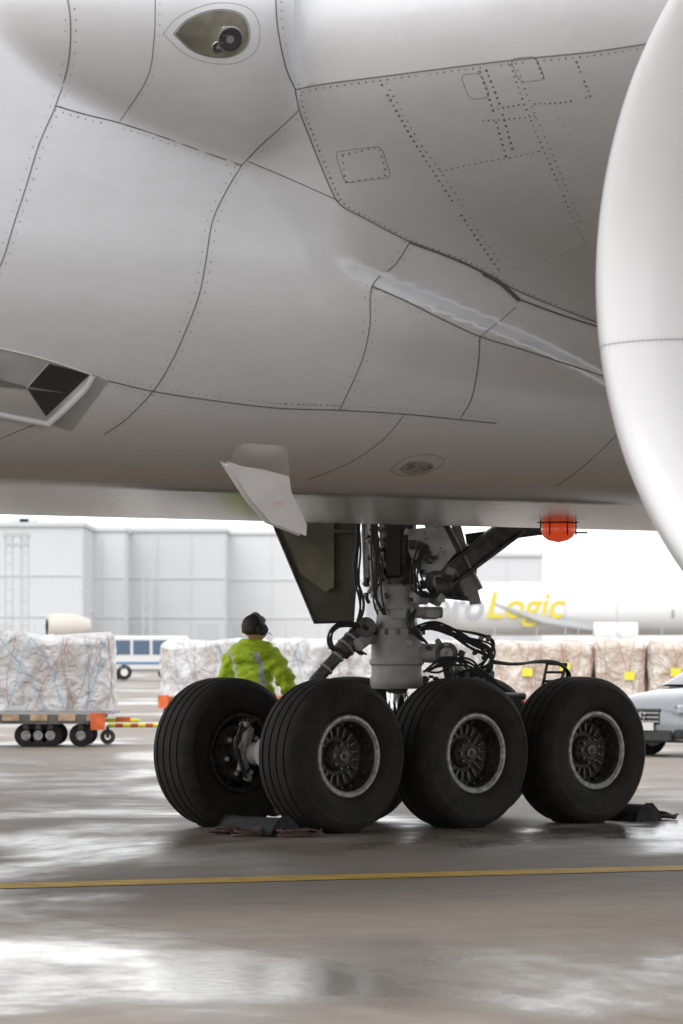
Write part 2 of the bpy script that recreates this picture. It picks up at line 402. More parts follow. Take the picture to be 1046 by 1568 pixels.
to.location=LW(413,774,23.15)+Vector((-.003,-.04,0)); to.rotation_euler=(math.radians(90),0,math.radians(-41)); tx.materials.append(mat('stencil_red',(.30,.12,.1),.6))

# beacon
red=mat('beacon_red_glass',(.80,.07,.02),.12,0,None,None,1.0); bb=red.node_tree.nodes['Principled BSDF']; bb.inputs['Emission Color'].default_value=(1,.10,.02,1); bb.inputs['Emission Strength'].default_value=.35
mb=MB(); bc=(-3.58,0,2.49)
mb.revolve([(0,.17),(.02,.16),(.03,.12)],bc,(0,0,-1),28,1)
mb.revolve([(.025,.112),(.05,.125),(.09,.125),(.125,.105),(.15,.07),(.165,0)],bc,(0,0,-1),28,0)
mb.box((bc[0],bc[1],bc[2]-.095),(.42,.012,.012),1,Matrix.Rotation(-YAW,3,'Z')); 
for i in range(6):
    t=i*math.pi/3+.3; mb.box((bc[0]+.127*math.cos(t),bc[1]+.127*math.sin(t),bc[2]-.07),(.007,.007,.09),1)
mb.obj('beacon_light',[red,darkm],airplane,40)

# ================================================================ ENGINE
NAC=mat('nacelle_paint',(.63,.625,.63),.30,0,(1.2,.03),None,.25)
fanm=mat('fan_blade',(.08,.08,.085),.35,.6)
ec=Vector((-10.87,-9.6,3.25))
mb=MB()
prof=[(1.9,1.52),(1.2,1.53),(.8,1.535),(.5,1.56),(.3,1.60),(.18,1.64),(.09,1.69),(.03,1.74),(0,1.79),(.02,1.84),(.07,1.89),(.18,1.945),(.4,2.0),(.8,2.04),(1.4,2.06),(2.2,2.06),(3.2,2.0),(4.2,1.86),(5.0,1.68),(5.6,1.52),(5.55,1.47),(4.6,1.5)]
pa=np.array(catmull(prof[:20],.05)); prs=[tuple(q) for q in pa]+prof[20:]
mb.revolve(prs,ec,(1,0,0),192,0)
mb.revolve([(1.85,1.53),(1.86,0)],ec,(1,0,0),64,1)
mb.revolve([(1.2,0),(1.3,.12),(1.5,.26),(1.8,.38),(1.86,.4)],ec,(1,0,0),40,1)
for i in range(22):
    t=2*math.pi*i/22; R=Matrix.Rotation(t,3,'X')
    q=[R@Vector((1.5,-.10,.35)),R@Vector((1.8,.12,.35)),R@Vector((1.82,.30,1.50)),R@Vector((1.55,-.02,1.50))]
    mb.prism([ec+v for v in q],Vector((.01,0,0)),1)
mb.revolve([(4.4,1.15),(5.6,1.0),(6.6,.72),(6.6,.5),(7.4,.1)],ec,(1,0,0),48,2)
engine=mb.obj('engine_nacelle',[NAC,fanm,mat('exhaust_metal',(.3,.28,.26),.35,.9)],airplane,50)
mb=MB()
th=math.radians(-9.5)
def ring_pt(a,r,t): return ec+Vector((a,r*math.cos(t),r*math.sin(t)))
mb.poly([ring_pt(a,r-.0012,th) for a,r in prs[:-20]],.0025,5)
seg=np.array(prs[:-20]); dd=np.r_[0,np.cumsum(np.linalg.norm(np.diff(seg,axis=0),axis=1))]
for t in np.arange(.3,dd[-1],.022):
    a=np.interp(t,dd,seg[:,0]); r=np.interp(t,dd,seg[:,1]); q=ring_pt(a,r,th+.007)
    da=np.interp(t+.01,dd,seg[:,0])-a; dr=np.interp(t+.01,dd,seg[:,1])-r
    nr=Vector((-dr,da*math.cos(th),da*math.sin(th))).normalized(); 
    for k_ in(0,1): disc(mb,ring_pt(a,r,th+(.007,-.007)[k_]),nr,.0026)
for A_,R_ in((.85,2.043),(3.2,2.003)): mb.poly([ring_pt(A_,R_,2*math.pi*i/96) for i in range(97)],.004,4)
mb.obj('nacelle_gaps',[mat('nacelle_gap',(.3,.3,.3),.6)],airplane,60)
mb=MB()  # pylon
secs=[(-9.4,5.0,5.25,.05),(-8,5.1,5.55,.22),(-6.2,5.0,5.75,.30),(-4.5,4.6,5.75,.3),(-2.5,4.4,5.2,.2),(-1.2,4.6,4.9,.05)]
vs=[];fs=[]
for s_,za,zb_,w_ in secs:
    vs+=[(s_,-9.6-w_,za),(s_,-9.6+w_,za),(s_,-9.6+w_,zb_),(s_,-9.6-w_,zb_)]
for k in range(len(secs)-1):
    for i in range(4): fs.append([k*4+i,k*4+(i+1)%4,(k+1)*4+(i+1)%4,(k+1)*4+i])
fs+=[[3,2,1,0],[len(vs)-4,len(vs)-3,len(vs)-2,len(vs)-1]]
mb.add(vs,fs,0); mb.obj('engine_pylon',[NAC],airplane,40)

# ================================================================ LANDING GEAR
gear=empty('main_landing_gear',parent=airplane)
GY=5.65
tyre_m=mat('tyre_rubber',(.017,.016,.016),.8,0,(7,.0),(60,.25,.004),0,.3,(.028,.026,.023))
rim_m=mat('wheel_rim_metal',(.31,.31,.305),.45,.3,(25,.35))
dirty=mat('dirty_wheel_metal',(.04,.038,.036),.6,.2,(18,.5))
brake_m=mat('brake_metal',(.13,.125,.12),.45,.5,(30,.4))
strut_m=mat('strut_grey_paint',(.36,.355,.335),.45,0,(4,.20),(20,.1,.004))
steel=mat('dark_gear_steel',(.085,.085,.085),.45,.4,(12,.4))
chrome=mat('piston_chrome',(.6,.6,.6),.12,1)
hose_m=mat('rubber_hose',(.015,.015,.016),.45)
door_m=mat('gear_door_inner',(.12,.113,.085),.5,0,(3,.3)); doorlt=mat('gear_door_panel',(.20,.185,.125),.5,0,(2.5,.3))
beige=mat('bracket_primer',(.6,.57,.50),.5,0,(15,.2))
def wheel(cx,cy,outer,name):
    mb=MB(); c=Vector((cx,cy,.648)); axv=Vector((0,outer,0))
    half=[(.19,.345),(.222,.362),(.243,.385),(.249,.392),(.252,.40),(.262,.455),(.264,.51),(.256,.560),(.2585,.568),(.250,.585),(.236,.605),(.208,.632),(.182,.643)]
    tread=[]
    for g in(.135,.045,-.045,-.135):
        R=.656-.35*g*g
        tread+=[(g+.010,R),(g+.007,R-.016),(g-.007,R-.016),(g-.010,R)]
        if g!=-.135: tread+=[(g-.045,.656-.35*(g-.045)**2)]
    prof=[(a,r) for a,r in half]+tread+[(-a,r) for a,r in reversed(half)]
    mb.revolve(prof,c,axv,96,0)
    mb.revolve([(.17,.352),(.215,.352),(.228,.343),(.230,.320),(.214,.298),(.19,.290),(.12,.283),(.06,.268),(.045,.24),(.045,.13),(.07,.12),(.13,.105),(.148,.085),(.148,.045),(.14,.04),(.14,0)],c,axv,64,[1,1,1,1,2,2,2,2,2,2,3,3,2,2,2])
    n=18; ph=random.uniform(0,1)
    for i in range(n):
        t=2*math.pi*i/n+ph; R=Matrix.Rotation(t,3,'Y')
        mb.box(c+R@Vector((.205,outer*.062,0)),(.080,.03,.020),3,R,.004)
        mb.box(c+R@Vector((.270,outer*.11,0)),(.018,.05,.03),2,R)
    for i in range(9):
        t=2*math.pi*(i+.5)/9; R=Matrix.Rotation(t,3,'Y')
        p=c+R@Vector((.105,outer*.12,0)); mb.tube(p,p+axv*.03,.011,n=8,mi=3)
    mb.tube(c+axv*.14,c+axv*.165,.05,n=20,mi=3); mb.tube(c+axv*.165,c+axv*.172,.022,n=12,mi=2)
    mb.revolve([(-.17,.352),(-.215,.352),(-.228,.343),(-.226,.318),(-.2,.30),(-.10,.29)],c,axv,64,2)
    mb.revolve([(-.06,.29),(-.10,.26),(-.17,.25),(-.18,.235),(-.18,.12),(-.30,.11),(-.33,.09)],c,axv,48,2)
    for i in range(7):
        t=2*math.pi*i/7+.2; R=Matrix.Rotation(t,3,'Y')
        p=c+R@Vector((.19,-outer*.17,0)); mb.tube(p,p-axv*.075,.034,n=16,mi=3); mb.tube(p-axv*.075,p-axv*.09,.02,n=8,mi=4)
        p=c+R@Vector((.285,-outer*.1,.0)); mb.box(p,(.02,.2,.035),2,R)
    for k in range(len(mb.v)):
        x,y,z=mb.v[k]
        if z<.026:
            mb.v[k]=(x,y+(y-cy)*.06*(1-z/.026 if z>0 else 1),.004)
        elif z<.15: mb.v[k]=(x,y+(y-cy)*.06*(.15-z)/.13,z)
    return mb.obj(name,[tyre_m,rim_m,dirty,brake_m,beige],gear,38)
AX=(-1.46,0,1.46)
for i,s_ in enumerate(AX):
    wheel(s_,GY-.71,-1,'wheel_inboard_%d'%(i+1)); wheel(s_,GY+.71,1,'wheel_outboard_%d'%(i+1))
mb=MB()
for s_ in AX:
    mb.tube((s_,GY-.75,.648),(s_,GY+.75,.648),.075,mi=1)
    mb.tube((s_,GY-.32,.648),(s_,GY+.32,.648),.10,mi=0)
    for sg in(-1,1):
        mb.box((s_-.02,GY+sg*.38,.80),(.09,.05,.16),3,Matrix.Rotation(.3,3,'Y'),.01)
        mb.box((s_-.10,GY+sg*.36,.60),(.07,.06,.2),3,Matrix.Rotation(-.4,3,'Y'),.01)
        mb.tube((s_-.14,GY+sg*.35,.50),(s_-.02,GY+sg*.35,.94),.024,mi=3,n=10)
        mb.box((s_-.1,GY+sg*.33,.9),(.05,.09,.05),3,None,.01)
        mb.box((s_-.16,GY+sg*.34,.72),(.05,.06,.07),3,Matrix.Rotation(.6,3,'Y'),.01)
        mb.box((s_-.05,GY+sg*.34,.44),(.06,.06,.06),3,Matrix.Rotation(.2,3,'Y'),.01)
# bogie beam
mb.tube((-1.62,GY,.66),(1.62,GY,.66),.135,mi=0)
mb.box((0,GY,.72),(.62,.34,.36),0,None,.04)
mb.tube((0,GY-.3,.70),(0,GY+.3,.70),.13,mi=0)
# piston + strut
sx=-.09
mb.tube((sx,GY,.8),(sx,GY,1.25),.10,mi=2)
P_=(sx,GY,1.20)
mb.revolve([(0,.10),(0,.215),(.03,.235),(.10,.235),(.12,.222),(.20,.222),(.22,.24),(.25,.24),(.27,.226),(.46,.222),(.48,.235),(.52,.235),(.54,.20),(.60,.18),(.68,.175),(.70,.20),(.74,.20),(.76,.185),(.90,.185),(.92,.16),(2.3,.16),(2.3,0)],P_,(0,0,1),48,[0]*19+[1,1])
def G(dx,z,dy=0): return Vector((dx*ca+dy*sa, GY-dx*sa+dy*ca, z))
for a in range(14):
    t=a*2*math.pi/14; q=Vector((sx+.238*math.cos(t),GY+.238*math.sin(t),1.70)); mb.box(q,(.025,.025,.05),1)
mb.box(G(-.05,1.86,-.22),(.14,.06,.10),0,Matrix.Rotation(-YAW,3,'Z'),.01)
mb.box(G(.02,1.60,-.25),(.10,.04,.06),0,Matrix.Rotation(-YAW,3,'Z'),.008)
mb.box(G(-.10,1.50,-.245),(.12,.02,.07),3,Matrix.Rotation(-YAW,3,'Z'),.004)
# lugs on strut
mb.tube(G(-.40,1.66,-.12),G(-.05,1.66,-.12),.07,mi=0); mb.tube(G(-.41,1.58,-.30),G(-.20,1.74,0),.055,mi=0)
mb.revolve([(-.05,.05),(-.05,.10),(.05,.10),(.05,.05)],G(.37,1.51,-.12),(G(0,0,-1)-G(0,0,0)),28,1)
mb.revolve([(.05,.0),(.07,.02),(.07,.05),(.04,.06)],G(.37,1.51,-.12),(G(0,0,-1)-G(0,0,0)),20,3)
mb.tube(G(.0,1.52,-.05),G(.30,1.51,-.08),.085,mi=0); mb.tube(G(.37,1.46,-.1),G(.42,1.22,-.05),.05,mi=1)
# forward truck positioner actuator
mb.tube(G(-.36,1.72,-.15),G(-.56,1.52,-.25),.085,mi=1); mb.tube(G(-.56,1.52,-.25),G(-.80,1.25,-.35),.055,mi=1)
mb.tube(G(-.32,1.76,-.15),G(-.42,1.65,-.15),.10,mi=0)
mb.revolve([(-.06,.03),(-.06,.09),(.06,.09),(.06,.03)],G(-.34,1.74,-.22),(G(0,0,-1)-G(0,0,0)),24,1)
for f_ in(.15,.45,.75): 
    p=G(-.36,1.72,-.15).lerp(G(-.56,1.52,-.25),f_); q=G(-.36,1.72,-.15).lerp(G(-.56,1.52,-.25),f_+.06); mb.tube(p,q,.093,mi=0)
for f_ in(.1,.5): 
    p=G(-.56,1.52,-.25).lerp(G(-.80,1.25,-.35),f_); q=G(-.56,1.52,-.25).lerp(G(-.80,1.25,-.35),f_+.06); mb.tube(p,q,.066,mi=0)
# torsion links aft
for zz,ee in((1.55,1),(1.08,-1)):
    mb.prism([G(.16,zz+.06,.1),G(.16,zz-.06,.1),G(.60,1.31-.03,.25),G(.60,1.31+.03,.25)],Vector((.05,.09,0)),0)
mb.tube(G(.56,1.31,.12),G(.64,1.31,.36),.04,mi=3)
# upper arms
mb.tube(G(.25,1.95,-.05),G(.40,2.28,-.1),.07,mi=0)
mb.box(G(.10,2.0,-.15),(.16,.22,.12),0,None,.02); mb.box(G(.22,1.86,-.18),(.10,.18,.10),0,None,.02)
mb.tube(G(.05,1.87,-.2),G(.33,1.87,-.15),.05,mi=0)
mb.tube(G(.27,2.10,-.2),G(.42,2.10,-.2),.10,mi=1)
def beam(p,q,w,h,mi):
    p=Vector(p);q=Vector(q);d=(q-p).normalized(); sidev=Vector((0,0,1)).cross(d).normalized(); up=d.cross(sidev)
    R=Matrix((d,sidev,up)).transposed(); c=(p+q)/2; L=(q-p).length
    mb.box(c+up*h*.42,(L,w,h*.16),mi,R,.006); mb.box(c-up*h*.42,(L,w,h*.16),mi,R,.006); mb.box(c,(L,w*.3,h*.7),mi,R)
beam(G(.30,2.14,-.1),G(1.0,2.66,.1),.16,.20,1)
beam(G(.55,2.52,.15),G(1.35,2.63,.25),.10,.10,1)
mb.tube(G(.28,2.14,-.22),G(.28,2.14,.06),.10,mi=1); mb.revolve([(0,.03),(0,.06),(.03,.055),(.03,0)],G(.30,2.14,-.22),G(0,0,-1)-G(0,0,0),20,3)
beam(G(.22,2.8,-.05),G(.62,2.05,.0),.12,.16,0)
mb.prism([G(.03,2.60,-.2),G(.34,2.63,-.2),G(.45,2.40,-.2),G(.27,2.18,-.2),G(.14,2.18,-.2),G(.03,2.42,-.2)],Vector((.07,.07,0)),4)
mb.prism([G(.40,2.70,0),G(.50,2.64,0),G(.68,1.95,0),G(.58,1.94,0)],Vector((.05,.05,0)),0)
mb.prism([G(.33,2.00,.25),G(.62,1.97,.25),G(.66,2.35,.3),G(.50,2.45,.3),G(.33,2.3,.25)],Vector((.03,.03,0)),1)
mb.prism([G(.12,2.34,-.225),G(.24,2.30,-.225),G(.21,2.46,-.225),G(.12,2.50,-.225)],Vector((.01,.01,0)),1)
mb.box(G(-.12,2.55,.15),(.45,.42,.8),1,Matrix.Rotation(-YAW,3,'Z'),.03)
mb.box(G(-.10,2.55,-.20),(.16,.10,.75),5,Matrix.Rotation(-YAW,3,'Z'),.02)
mb.box(G(.32,2.80,.1),(.5,.4,.3),0,Matrix.Rotation(-YAW,3,'Z'),.05)
mb.tube(G(.22,2.85,-.1),G(.30,2.62,-.1),.11,mi=0)
mb.tube(G(-.30,2.9,-.05),G(-.26,2.0,-.1),.035,mi=0,n=12); mb.tube(G(-.22,2.9,-.12),G(-.2,2.05,-.12),.022,mi=2,n=10)
mb.tube(G(-.36,2.9,.1),G(-.33,2.1,.0),.028,mi=1,n=10)
for zz in np.arange(2.15,2.85,.09):
    mb.box(G(-.20+.02*math.sin(zz*9),zz,-.2),(.09,.05,.03),0 if int(zz*10)%2 else 1,Matrix.Rotation(.4*math.sin(zz*30),3,'Y'))
for k in range(60):
    mb.box(G(random.uniform(-.35,.36),random.uniform(1.95,2.85),random.uniform(-.26,-.14)),(random.uniform(.02,.06),random.uniform(.02,.06),random.uniform(.02,.08)),random.choice([0,1,1,1,5]),Matrix.Rotation(random.uniform(-.8,.8),3,'Y'),.003)
for k in range(24):
    mb.box(G(random.uniform(.15,.75),random.uniform(1.2,1.7),random.uniform(-.2,0)),(random.uniform(.02,.06),random.uniform(.02,.06),random.uniform(.02,.07)),random.choice([0,1,1,1,5]),Matrix.Rotation(random.uniform(-.8,.8),3,'Y'),.003)
mb.obj('shock_strut_assembly',[strut_m,steel,chrome,mat('gear_bracket_paint',(.42,.40,.36),.5,0,(15,.2)),mat('brace_panel_paint',(.46,.46,.45),.5,0,(4,.3)),darkm],gear,38)
# door
mb=MB()
mb.prism([G(-1.00,2.98,.5),G(-1.19,2.72,.45),G(-.79,1.78,.35),G(-.44,1.80,.35),G(-.36,2.98,.5)],G(.0,0,.05)-G(0,0,0),0)
mb.prism([G(-.98,2.98,.49),G(-1.12,2.70,.43),G(-.92,2.22,.38),G(-.70,2.06,.36),G(-.62,2.10,.36),G(-.62,2.98,.49)],G(0,0,-.03)-G(0,0,0),1)
for u in np.linspace(0,1,18):
    p=G(-1.16,2.70,.42).lerp(G(-.785,1.82,.33),u); mb.tube(p,p+(G(0,0,-.02)-G(0,0,0)),.007,n=6,mi=2)
mb.poly([G(-1.19,2.73,.44),G(-.79,1.78,.34),G(-.44,1.795,.34)],.014,6,2)
for z_,x0,x1 in((2.6,-1.0,-.4),(2.25,-.86,-.4)): mb.box((G(x0,z_,.42)+G(x1,z_,.42))/2,((x1-x0),.04,.03),0,Matrix.Rotation(-YAW,3,'Z'))
dr=mb.obj('gear_door',[door_m,doorlt,steel],gear,30)
def hose(pts,r=.011,m_=hose_m,nm='hose'):
    c=bpy.data.curves.new(nm,'CURVE'); c.dimensions='3D'; c.bevel_depth=r; c.bevel_resolution=2
    s_=c.splines.new('NURBS'); s_.points.add(len(pts)-1)
    for i,p in enumerate(pts): s_.points[i].co=(*p,1)
    s_.use_endpoint_u=True; s_.order_u=3; s_.resolution_u=8
    o=bpy.data.objects.new(nm,c); scene.collection.objects.link(o); c.materials.append(m_); o.parent=gear; return o
def j(a=.03): return random.uniform(-a,a)
H=[]
for k in range(5):
    H.append(([G(-.42+j(),2.9,-.1),G(-.40+j(),2.5+j(),-.15),G(-.44+j(),2.2+j(),-.18),G(-.36+j(),1.95,-.2),G(-.42+j(),1.75,-.22),G(-.50+j(.06),1.62,-.25),G(-.36+j(),1.5,-.25)],.010))
for k in range(6):
    H.append(([G(-.28+j(),2.9,-.26),G(-.27+j(),2.45,-.27),G(-.22+j(.06),2.2,-.28),G(-.26+j(.06),2.0,-.28),G(-.2+j(.05),1.85,-.26)],.009))
for k in range(4):
    H.append(([G(-.30,1.72,-.25),G(-.50+j(),1.80+j(),-.3),G(-.68+j(),1.70,-.3),G(-.64+j(),1.52,-.3),G(-.5,1.48+j(),-.28)],.010))
for k in range(11):
    e=j(.09)
    H.append(([G(.10,1.72+j(),-.15),G(.24+j(),1.76+j(.06),-.18),G(.42+j(),1.68+j(.07),-.16),G(.60+j(),1.62+e,-.12),G(.78+j(),1.56+e,-.1),G(.76+j(),1.40+e,-.1),G(.56+j(.1),1.34+j(.05),-.08),G(.40+j(.1),1.25,-.05)],.010))
for k in range(6):
    H.append(([G(.2+j(.05),1.35,-.2),G(.36+j(.08),1.42+j(.1),-.22),G(.55+j(.1),1.48+j(.08),-.22),G(.7+j(.1),1.30+j(.06),-.2),G(.85,1.22,-.2)],.010))
for k in range(3):
    H.append(([G(.78,1.42+j(),-.1),G(.98,1.40+j(.02),0),G(1.2,1.44+j(.02),.3),G(1.42,1.42+j(.02),.5),G(1.50+j(.04),1.30,.6),G(1.44+j(.04),1.18,.6)],.012))
for k in range(5):
    H.append(([G(.15+j(.05),2.45,-.25),G(.07+j(.05),2.25,-.28),G(.12+j(.1),2.05,-.29),G(.24+j(.05),1.98,-.27),G(.3,2.1,-.24)],.009))
for k in range(4):
    H.append(([G(.1,1.9,-.25),G(.02+j(.05),1.78,-.28),G(.10+j(.05),1.66,-.28),G(.2,1.6,-.25)],.009))
for i,(p,r) in enumerate(H): hose(p,r,hose_m,'hose_%02d'%(i+1))
mb=MB()
for d in((1.24,1.17,1.29,1.42),(1.38,1.16,1.46,1.41)):
    mb.tube(G(d[0],d[1],.55),G(d[2],d[3],.55),.014,n=8)
mb.tube(G(1.26,1.26,.55),G(1.41,1.26,.55),.012,n=8); mb.tube(G(1.28,1.42,.55),G(1.47,1.41,.55),.014,n=8); mb.tube(G(1.27,1.34,.55),G(1.43,1.34,.55),.012,n=8)
mb.tube(G(1.1,1.0,.5),G(1.3,1.19,.55),.02,n=8); mb.box(G(.6,1.30,.1),(.35,.25,.14),0,None,.02); mb.tube(G(.42,1.1,-.05),G(.42,1.5,-.05),.03,n=10)
mb.tube(G(.2,1.12,.3),G(1.1,1.12,.9),.035,n=10)
mb.obj('brake_line_bracket',[steel],gear,38)
for k in range(7):
    y0=GY+.34
    hose([(-1.46+j(.1),y0,.95),(-1.62+j(.05),y0-.05,.85+j()),(-1.66+j(),y0,.65+j(.05)),(-1.55+j(),y0-.03,.45+j())],.010,brake_m if k%2 else hose_m,'brake_line_%d'%(k+1))

# ================================================================ GROUND
def ground_mat():
    m=bpy.data.materials.new('apron_concrete'); m.use_nodes=True; nt=m.node_tree; b=nt.nodes['Principled BSDF']; nd=nt.nodes.new; lk=nt.links.new
    tc=nd('ShaderNodeTexCoord')
    n1=nd('ShaderNodeTexNoise'); n1.inputs['Scale'].default_value=.30; n1.inputs['Detail'].default_value=9; n1.inputs['Roughness'].default_value=.62; n1.inputs['Distortion'].default_value=.5
    mp=nd('ShaderNodeMapping'); mp.inputs['Rotation'].default_value=(0,0,math.radians(-20)); mp.inputs['Scale'].default_value=(.8,.45,1); mp.inputs['Location'].default_value=(3.1,1.7,0)
    lk(tc.outputs['Object'],mp.inputs['Vector']); lk(mp.outputs['Vector'],n1.inputs['Vector'])
    wet=nd('ShaderNodeValToRGB'); wet.color_ramp.elements[0].position=.46; wet.color_ramp.elements[1].position=.62; lk(n1.outputs['Fac'],wet.inputs['Fac'])
    n2=nd('ShaderNodeTexNoise'); n2.inputs['Scale'].default_value=3; n2.inputs['Detail'].default_value=12; n2.inputs['Roughness'].default_value=.75; lk(tc.outputs['Object'],n2.inputs['Vector'])
    d=nd('ShaderNodeValToRGB'); d.color_ramp.elements[0].position=.3; d.color_ramp.elements[0].color=(.285,.248,.212,1); d.color_ramp.elements[1].position=.7; d.color_ramp.elements[1].color=(.40,.353,.307,1); lk(n2.outputs['Fac'],d.inputs['Fac'])
    n4=nd('ShaderNodeTexNoise'); n4.inputs['Scale'].default_value=.5; n4.inputs['Detail'].default_value=4; lk(tc.outputs['Object'],n4.inputs['Vector'])
    st=nd('ShaderNodeMix'); st.data_type='RGBA'; st.blend_type='MULTIPLY'; lk(n4.outputs['Fac'],st.inputs['Factor']); lk(d.outputs['Color'],st.inputs['A']); st.inputs['B'].default_value=(.70,.67,.64,1)
    mx=nd('ShaderNodeMix'); mx.data_type='RGBA'; mx.blend_type='MULTIPLY'; lk(wet.outputs['Color'],mx.inputs['Factor']); lk(st.outputs['Result'],mx.inputs['A']); mx.inputs['B'].default_value=(.62,.60,.58,1)
    mp2=nd('ShaderNodeMapping'); mp2.inputs['Rotation'].default_value=(0,0,math.radians(-25)); mp2.inputs['Location'].default_value=(1.5,2.2,0); lk(tc.outputs['Object'],mp2.inputs['Vector'])
    br=nd('ShaderNodeTexBrick'); br.offset=0; br.inputs['Scale'].default_value=1; br.inputs['Brick Width'].default_value=5; br.inputs['Row Height'].default_value=5; br.inputs['Mortar Size'].default_value=.015; br.inputs['Mortar Smooth'].default_value=.3
    br.inputs['Color1'].default_value=(1,1,1,1); br.inputs['Color2'].default_value=(.9,.9,.9,1); br.inputs['Mortar'].default_value=(.55,.52,.5,1); lk(mp2.outputs['Vector'],br.inputs['Vector'])
    m2=nd('ShaderNodeMix'); m2.data_type='RGBA'; m2.blend_type='MULTIPLY'; m2.inputs['Factor'].default_value=.8; lk(mx.outputs['Result'],m2.inputs['A']); lk(br.outputs['Color'],m2.inputs['B'])
    lk(m2.outputs['Result'],b.inputs['Base Color'])
    rr=nd('ShaderNodeMapRange'); rr.inputs['To Min'].default_value=.62; rr.inputs['To Max'].default_value=.13; lk(wet.outputs['Color'],rr.inputs['Value']); lk(rr.outputs['Result'],b.inputs['Roughness'])
    sm=nd('ShaderNodeMapRange'); sm.inputs['To Min'].default_value=.18; sm.inputs['To Max'].default_value=.45; lk(wet.outputs['Color'],sm.inputs['Value']); lk(sm.outputs['Result'],b.inputs['Specular IOR Level'])
    bp=nd('ShaderNodeBump'); bp.inputs['Strength'].default_value=.42; bp.inputs['Distance'].default_value=.005; n3=nd('ShaderNodeTexNoise'); n3.inputs['Scale'].default_value=14; n3.inputs['Detail'].default_value=8; lk(tc.outputs['Object'],n3.inputs['Vector']); lk(n3.outputs['Fac'],bp.inputs['Height']); lk(bp.outputs['Normal'],b.inputs['Normal'])
    return m
mb=MB(); mb.add([(-3000,-500,0),(3000,-500,0),(3000,5000,0),(-3000,5000,0)],[[0,1,2,3]]); mb.obj('ground',[ground_mat()],None,0)
yl=mat('yellow_line_paint',(.66,.42,.05),.6,0,(4,.25),None,0,.25)
mb=MB(); p0=Vector((-2.24,26.6,.004)); p1=Vector((2.43,28.75,.004)); d=(p1-p0).normalized(); nn=Vector((-d.y,d.x,0))*.27
a=p0-d*60; c=p1+d*60; mb.add([a-nn,c-nn,c+nn,a+nn],[[0,1,2,3]]); mb.obj('taxi_line_marking',[yl],None,0)

# chocks
rub=mat('chock_rubber',(.025,.025,.027),.75,0,(20,.4),(30,.4,.01),0,.3); rope=mat('rope_fibre',(.085,.05,.042),.85,0,(60,.5))
def chock(X,Y,rz,L,ropes):
    e=empty('wheel_chock',(X,Y,0),rz)
    mb=MB(); mb.prism([(-.15,-L/2,.003),(.15,-L/2,.003),(.12,-L/2,.08),(.04,-L/2,.15),(-.04,-L/2,.15),(-.12,-L/2,.08)],(0,L,0),0)
    o=mb.obj('block',[rub],e,30); bv=o.modifiers.new('b','BEVEL'); bv.width=.015; bv.segments=2
    for k in range(6):
        cx_,cy_=ropes[k%len(ropes)]; n=9
        c=bpy.data.curves.new('rope','CURVE'); c.dimensions='3D'; c.bevel_depth=.010; s_=c.splines.new('NURBS'); s_.points.add(n-1)
        for i in range(n):
            t=i*1.3+k; s_.points[i].co=(cx_+.13*math.cos(t)+random.uniform(-.05,.05),cy_+.17*math.sin(t)+random.uniform(-.05,.05),.012+random.uniform(0,.06),1)
        s_.use_endpoint_u=True; s_.order_u=3; oo=bpy.data.objects.new('rope_%d'%k,c); scene.collection.objects.link(oo); oo.parent=e; c.materials.append(rope)
def gw(s_,y_): return OX+s_*ca-y_*sa, OY+s_*sa+y_*ca
x_,y_=gw(-2.20,GY-.62); chock(x_,y_,YAW,.72,[(-.28,-.2),(-.05,-.52),(.1,-.48),(-.25,.15)])
x_,y_=gw(2.12,GY-.66); chock(x_,y_,YAW,.55,[(.30,-.15),(.38,.0),(.32,.1)])

# ================================================================ PERSON
def skin_mesh(verts,edges,radii,name,root=0,sub=2):
    me=bpy.data.meshes.new(name); me.from_pydata(verts,edges,[]); o=bpy.data.objects.new(name,me); scene.collection.objects.link(o)
    sk=o.modifiers.new('skin','SKIN'); 
    for i,r in enumerate(radii):
        me.skin_vertices[0].data[i].radius=r if isinstance(r,tuple) else (r,r)
    me.skin_vertices[0].data[root].use_root=True
    sk.use_smooth_shade=True; sb=o.modifiers.new('s','SUBSURF'); sb.levels=sub; sb.render_levels=sub
    dg=bpy.context.evaluated_depsgraph_get(); nm=bpy.data.meshes.new_from_object(o.evaluated_get(dg)); bpy.data.objects.remove(o)
    o=bpy.data.objects.new(name,nm); scene.collection.objects.link(o); return o
person=empty('ground_crew_worker',((390-523)/FX*37.1,37.1,0),math.radians(-28))
person.scale=(1.05,1.05,1.0)
V_=[(0,0,.98),(0,-.01,1.16),(0,-.02,1.36),(0,-.02,1.50),(0,0,1.60),
    (-.17,-.02,1.49),(-.26,.0,1.36),(-.31,.06,1.18),(-.22,.25,1.16),(-.16,.34,1.20),
    (.17,-.02,1.49),(.26,.0,1.36),(.32,.05,1.18),(.24,.24,1.12),(.18,.33,1.14),
    (-.10,0,.90),(-.12,.01,.52),(-.13,-.02,.12),(-.13,.03,.06),(-.14,.17,.05),
    (.10,0,.90),(.13,.02,.52),(.14,-.02,.12),(.14,.03,.06),(.15,.17,.05)]
E_=[(0,1),(1,2),(2,3),(3,4),(3,5),(5,6),(6,7),(7,8),(8,9),(3,10),(10,11),(11,12),(12,13),(13,14),(0,15),(15,16),(16,17),(17,18),(18,19),(0,20),(20,21),(21,22),(22,23),(23,24)]
R_=[(.20,.16),(.20,.155),(.21,.155),(.18,.13),(.085,.08),(.11,.11),(.095,.095),(.08,.08),(.062,.062),(.045,.045),(.11,.11),(.095,.095),(.08,.08),(.062,.062),(.045,.045),
    .105,.075,.06,.06,.045,.105,.075,.06,.06,.045]
body=skin_mesh(V_,E_,R_,'body',0,3)
for v in body.data.vertices:
    c=v.co
    if c.z>.84 and c.z<1.62:
        nrm=v.normal; a=.012*math.sin(c.z*42+4*math.sin(c.x*14)+c.y*9)+.008*math.sin(c.z*75-c.x*38)
        v.co=c+nrm*a
